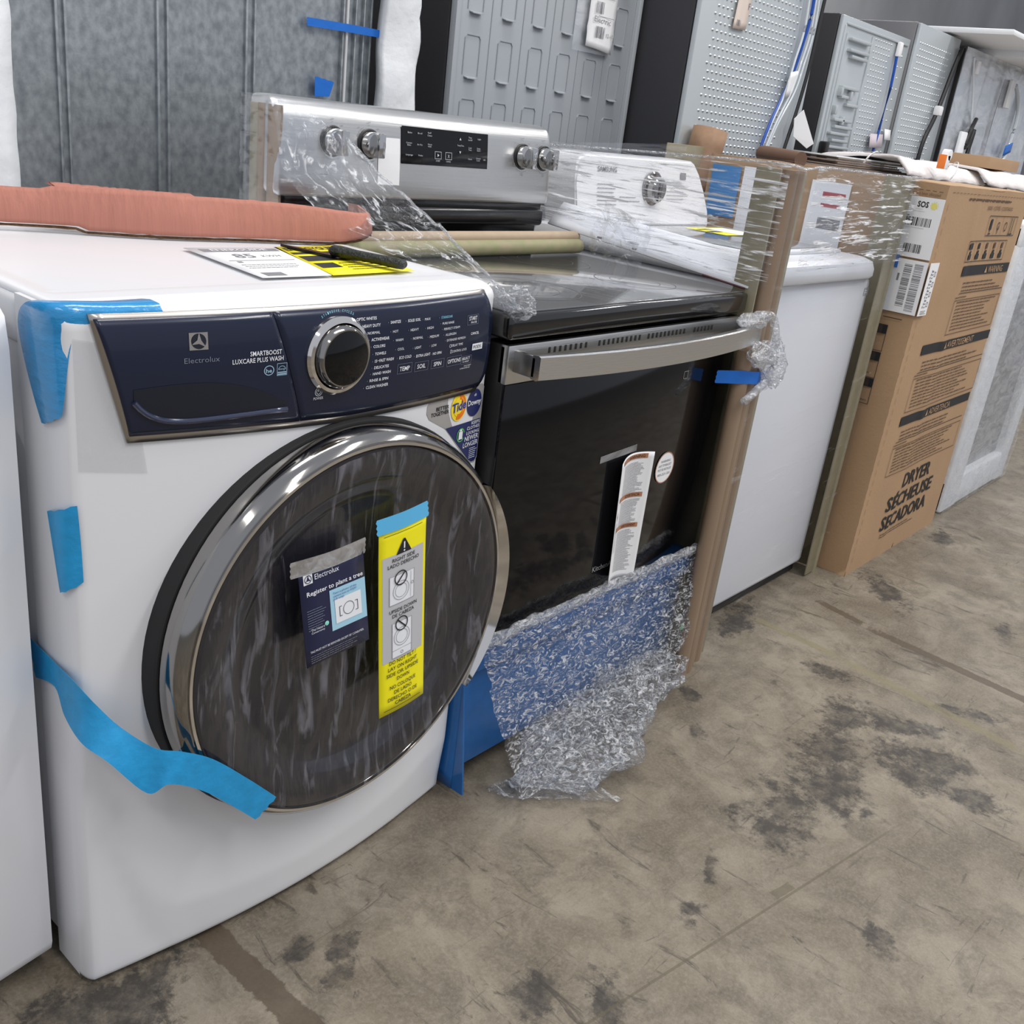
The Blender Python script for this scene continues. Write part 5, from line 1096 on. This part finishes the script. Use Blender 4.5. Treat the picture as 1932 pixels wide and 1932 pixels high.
t3 = thing('shipping_label', 'white SOS shipping label with barcodes, upper label on the carton side', 'label', (2.377, -.02, 1.04))
bm = B(); bx(bm, SX-.0012, SX-.0002, -.0765, .052, .966, 1.126); obj('sheet', bm, PAPER, t3, smooth=False)
bm = B(); o_ = SX-.0016
txt(bm, 'SOS', (o_, -.006, 1.100), NY, Z, .030, .0145, 0, bold=.03); ring(bm, (o_, -.051, 1.106), NY, Z, .0088, .0, 1, n=16)
for k in range(10): 
    a = 2*PI*k/10; rect(bm, Vector((o_-.0002, -.051-.0105*math.cos(a), 1.106+.0105*math.sin(a))), NY*.7, Z, .003, .002, 1)
lines(bm, (o_, .000, 1.094), NY, Z, .03, 2, .006, .0014, 4, 2); bars(bm, (o_, .022, 1.050), NY, Z, .078, .022, 11, 0, 34); bars(bm, (o_, .004, .979), NY, Z, .050, .023, 12, 0, 30)
lines(bm, (o_, .024, 1.074), NY, Z, .02, 3, .010, .003, 4, 0) ; lines(bm, (o_, .018, 1.044), NY, Z, .06, 1, .01, .002, 6, 2)
obj('print', bm, [INK, mat('sun_yellow', (.8, .72, .2), .6), LGREY], t3, smooth=False)
t3 = thing('shipping_label', 'lower white barcode label folded around the carton front edge', 'label', (2.377, -.03, .89))
bm = B(); bx(bm, SX-.0014, SX-.0002, BYF-.002, .054, .814, .960); bx(bm, SX-.0014, 2.442, BYF-.009, BYF-.0078, .814, .960); obj('sheet', bm, PAPER, t3, smooth=False)
bm = B()
def barsz(y, z0_, h_, w_, seed):
    rn = random.Random(seed); z = 0
    while z < h_: tt = rn.choice((.0012, .002, .0035)); rect(bm, (o_-.0002, y, z0_+z), NY, Z, w_, tt, 0); z += tt+rn.choice((.0012, .0018, .003))
barsz(-.014, .832, .115, .022, 3); barsz(-.042, .822, .130, .024, 4)
lines(bm, (o_-.0002, .0, .90), NY, Z, .008, 1, .01, .02, 4, 0)
for k in range(12): rect(bm, (2.392+.003*(k % 3), BYF-.0096, .836+.009*k), X, Z, .006, .006, 0); rect(bm, (2.405, BYF-.0096, .836+.009*k), X, Z, .008, .004, 0)
for k in range(4): frame(bm, (2.420, BYF-.0096, .838+.028*k), X, Z, .012, .014, .002, 0)
lines(bm, (2.388, BYF-.0096, .826), X, Z, .045, 3, .004, .002, 5, 0)
obj('print', bm, INKG, t3, smooth=False)
tape('blue_tape', [(SX-.003, .027, .966), (SX-.003, .026, .934)], [(SX-.003, .006, .968), (SX-.003, .005, .933)], 'small blue tape square on the carton lower shipping label', TAPEB, n=3, jag=0)
t3 = thing('side_sticker', 'blue printed sticker on the carton side, seen through the washer wrap', 'sticker', (2.377, .6, 1.05))
bm = B(); bx(bm, SX-.0012, SX-.0002, .545, .645, .985, 1.135); obj('sheet', bm, mat('sky_blue_print', (.05, .22, .5), .4), t3, smooth=False)
t3 = thing('side_sticker', 'white sticker with red band on the carton side behind the washer wrap', 'sticker', (2.377, .27, 1.03))
bm = B(); bx(bm, SX-.0012, SX-.0002, .19, .31, .95, 1.13); obj('sheet', bm, PAPER, t3, smooth=False)
bm = B(); rect(bm, (o_, .27, 1.09), NY, Z, .07, .012, 0); rect(bm, (o_, .27, 1.06), NY, Z, .06, .01, 0); rect(bm, (o_, .27, 1.00), NY, Z, .07, .03, 1); obj('print', bm, [mat('crimson', (.4, .03, .05), .5), INKG], t3, smooth=False)
t3 = thing('side_sticker', 'narrow white sticker on the carton side beside the blue one', 'sticker', (2.377, .51, 1.05))
bm = B(); bx(bm, SX-.0012, SX-.0002, .49, .535, .95, 1.14); obj('sheet', bm, PAPER, t3, smooth=False)

# ================================================================ LAST WRAPPED UNIT
t = thing('wrapped_appliance', 'appliance in white foam and clear wrap standing right of the dryer carton', 'appliance', (3.7, .3, 0))
bm = B(); bx(bm, 3.30, 4.06, -.03, .62, .0, 1.05, .02, 3); obj('body', bm, mat('grey_appliance', (.42, .43, .45), .35, metal=.3, var=.2, vscale=(6, 6, 3)), t)
for n_, b_ in enumerate(((3.285, 3.46, -.062, .03, .0, 1.06), (3.96, 4.075, -.062, .03, .0, 1.06), (3.285, 4.075, -.060, .03, .0, .13), (3.285, 4.075, -.060, .03, .98, 1.07))):
    bm = B(); bx(bm, *b_, .012, 3)
    for v in bm.verts: v.co += Vector((0, .004*nz(v.co, 14, n_), 0))
    obj('foam_edge', bm, FOAM, t)
bm = B(); grid(bm, 50, 60, lambda a, b: (3.28+.80*a, -.070-.008*abs(nz((a*5, b*12+a*3, 0), 1.3, 3)), .01+1.06*b)); obj('clear_wrap', bm, F_FOAMY, t, angle=180)

# ================================================================ MIDDLE ROW (mostly hidden, only tops show)
t = thing('cardboard_box', 'long dark-printed cardboard box behind the dryer carton, under the white slings', 'cardboard box', (4.2, .65, 0))
bm = B(); bx(bm, 3.30, 5.6, .68, 1.0, 0, 1.165, .006); obj('carton_body', bm, mat('grey_brown_board', (.16, .12, .10), .7, var=.2), t)
bm = B(); rect(bm, (3.95, .679, 1.135), X, Z, 1.2, .012, 0); lines(bm, (3.9, .6785, 1.15), X, Z, 1.3, 1, .01, .008, 3, 1); obj('print', bm, [INK, CARD], t, smooth=False)
t = thing('cardboard_stack', 'stack of flattened brown cardboard sheets lying behind the wrap top', 'cardboard', (3.6, .8, 1.17))
for k in range(5):
    bm = B(); bx(bm, 3.42+.02*(k % 2), 4.12-.03*(k % 3), .72, .98, 1.167+.008*k, 1.173+.008*k, .001)
    for v in bm.verts: v.co.z += .003*nz(v.co, 6, k)
    obj('sheet', bm, mat('stack_board', (.25, .19, .15), .8) if k == 0 else bpy.data.materials['stack_board'] if k < 4 else FOAM, t)
# white slings draped on top
def sling(x0, x1, y0, y1, z, seed, label):
    bm = B()
    def f(a, b):
        x = x0+(x1-x0)*a; y = y0+(y1-y0)*b
        return Vector((x, y, z+.010*nz((a*9, b*3, 0), 1.2, seed)+.020*math.sin(b*PI)**.5+.010*nz((a*3, b*2, 0), 1, seed)-(.045*(1-b/.15) if b < .15 else 0)))
    grid(bm, 80, 20, f); o = obj('sling_bundle', bm, CLOTH, angle=180); solid(o, .012); tag(o, label, 'packing fabric')
sling(3.75, 4.75, .55, .95, 1.20, 2, 'white crumpled packing fabric nearer the wrapped washer')
sling(4.65, 6.1, .50, .95, 1.205, 6, 'white crumpled packing fabric nearest the right picture edge')
for pts, lab in (([(3.92, .44, 1.168), (3.93, .43, 1.195), (4.00, .45, 1.232), (4.12, .50, 1.238), (4.30, .58, 1.225), (4.45, .66, 1.218)], 'flat white carrying strap arching over the carton top'), ([(3.30, .56, 1.19), (3.31, .55, 1.215), (3.38, .56, 1.232), (3.50, .60, 1.235), (3.62, .70, 1.23)], 'short white strap loop behind the wrapped washer')):
    p = smoothpath(pts, 8); bm = B(); n = len(p)-1
    grid(bm, n, 2, lambda a, b: p[int(round(a*n))]+Vector((.035*b, .01*b, 0))); o = obj('strap', bm, CLOTH); solid(o, .003); tag(o, lab, 'strap')
bm = B(); bx(bm, 4.9, 5.4, .60, .8, 1.235, 1.29, .004); tag(obj('board_block', bm, CARD), 'tan board block on the packing fabric at the right picture edge', 'cardboard')
t = thing('plug_cover', 'small white and orange plug cover standing on the packing fabric', 'plug', (4.03, .52, 1.24))
bm = B(); lathe(bm, [(0, 0), (.022, 0), (.022, -.03), (0, -.03)], (4.06, .54, 1.262), 24); bx(bm, 4.02, 4.07, .51, .54, 1.205, 1.262, .003); obj('shell', bm, PAPER, t)
bm = B(); bx(bm, 4.012, 4.020, .508, .54, 1.205, 1.262, .002); obj('orange_edge', bm, ORANGE, t)
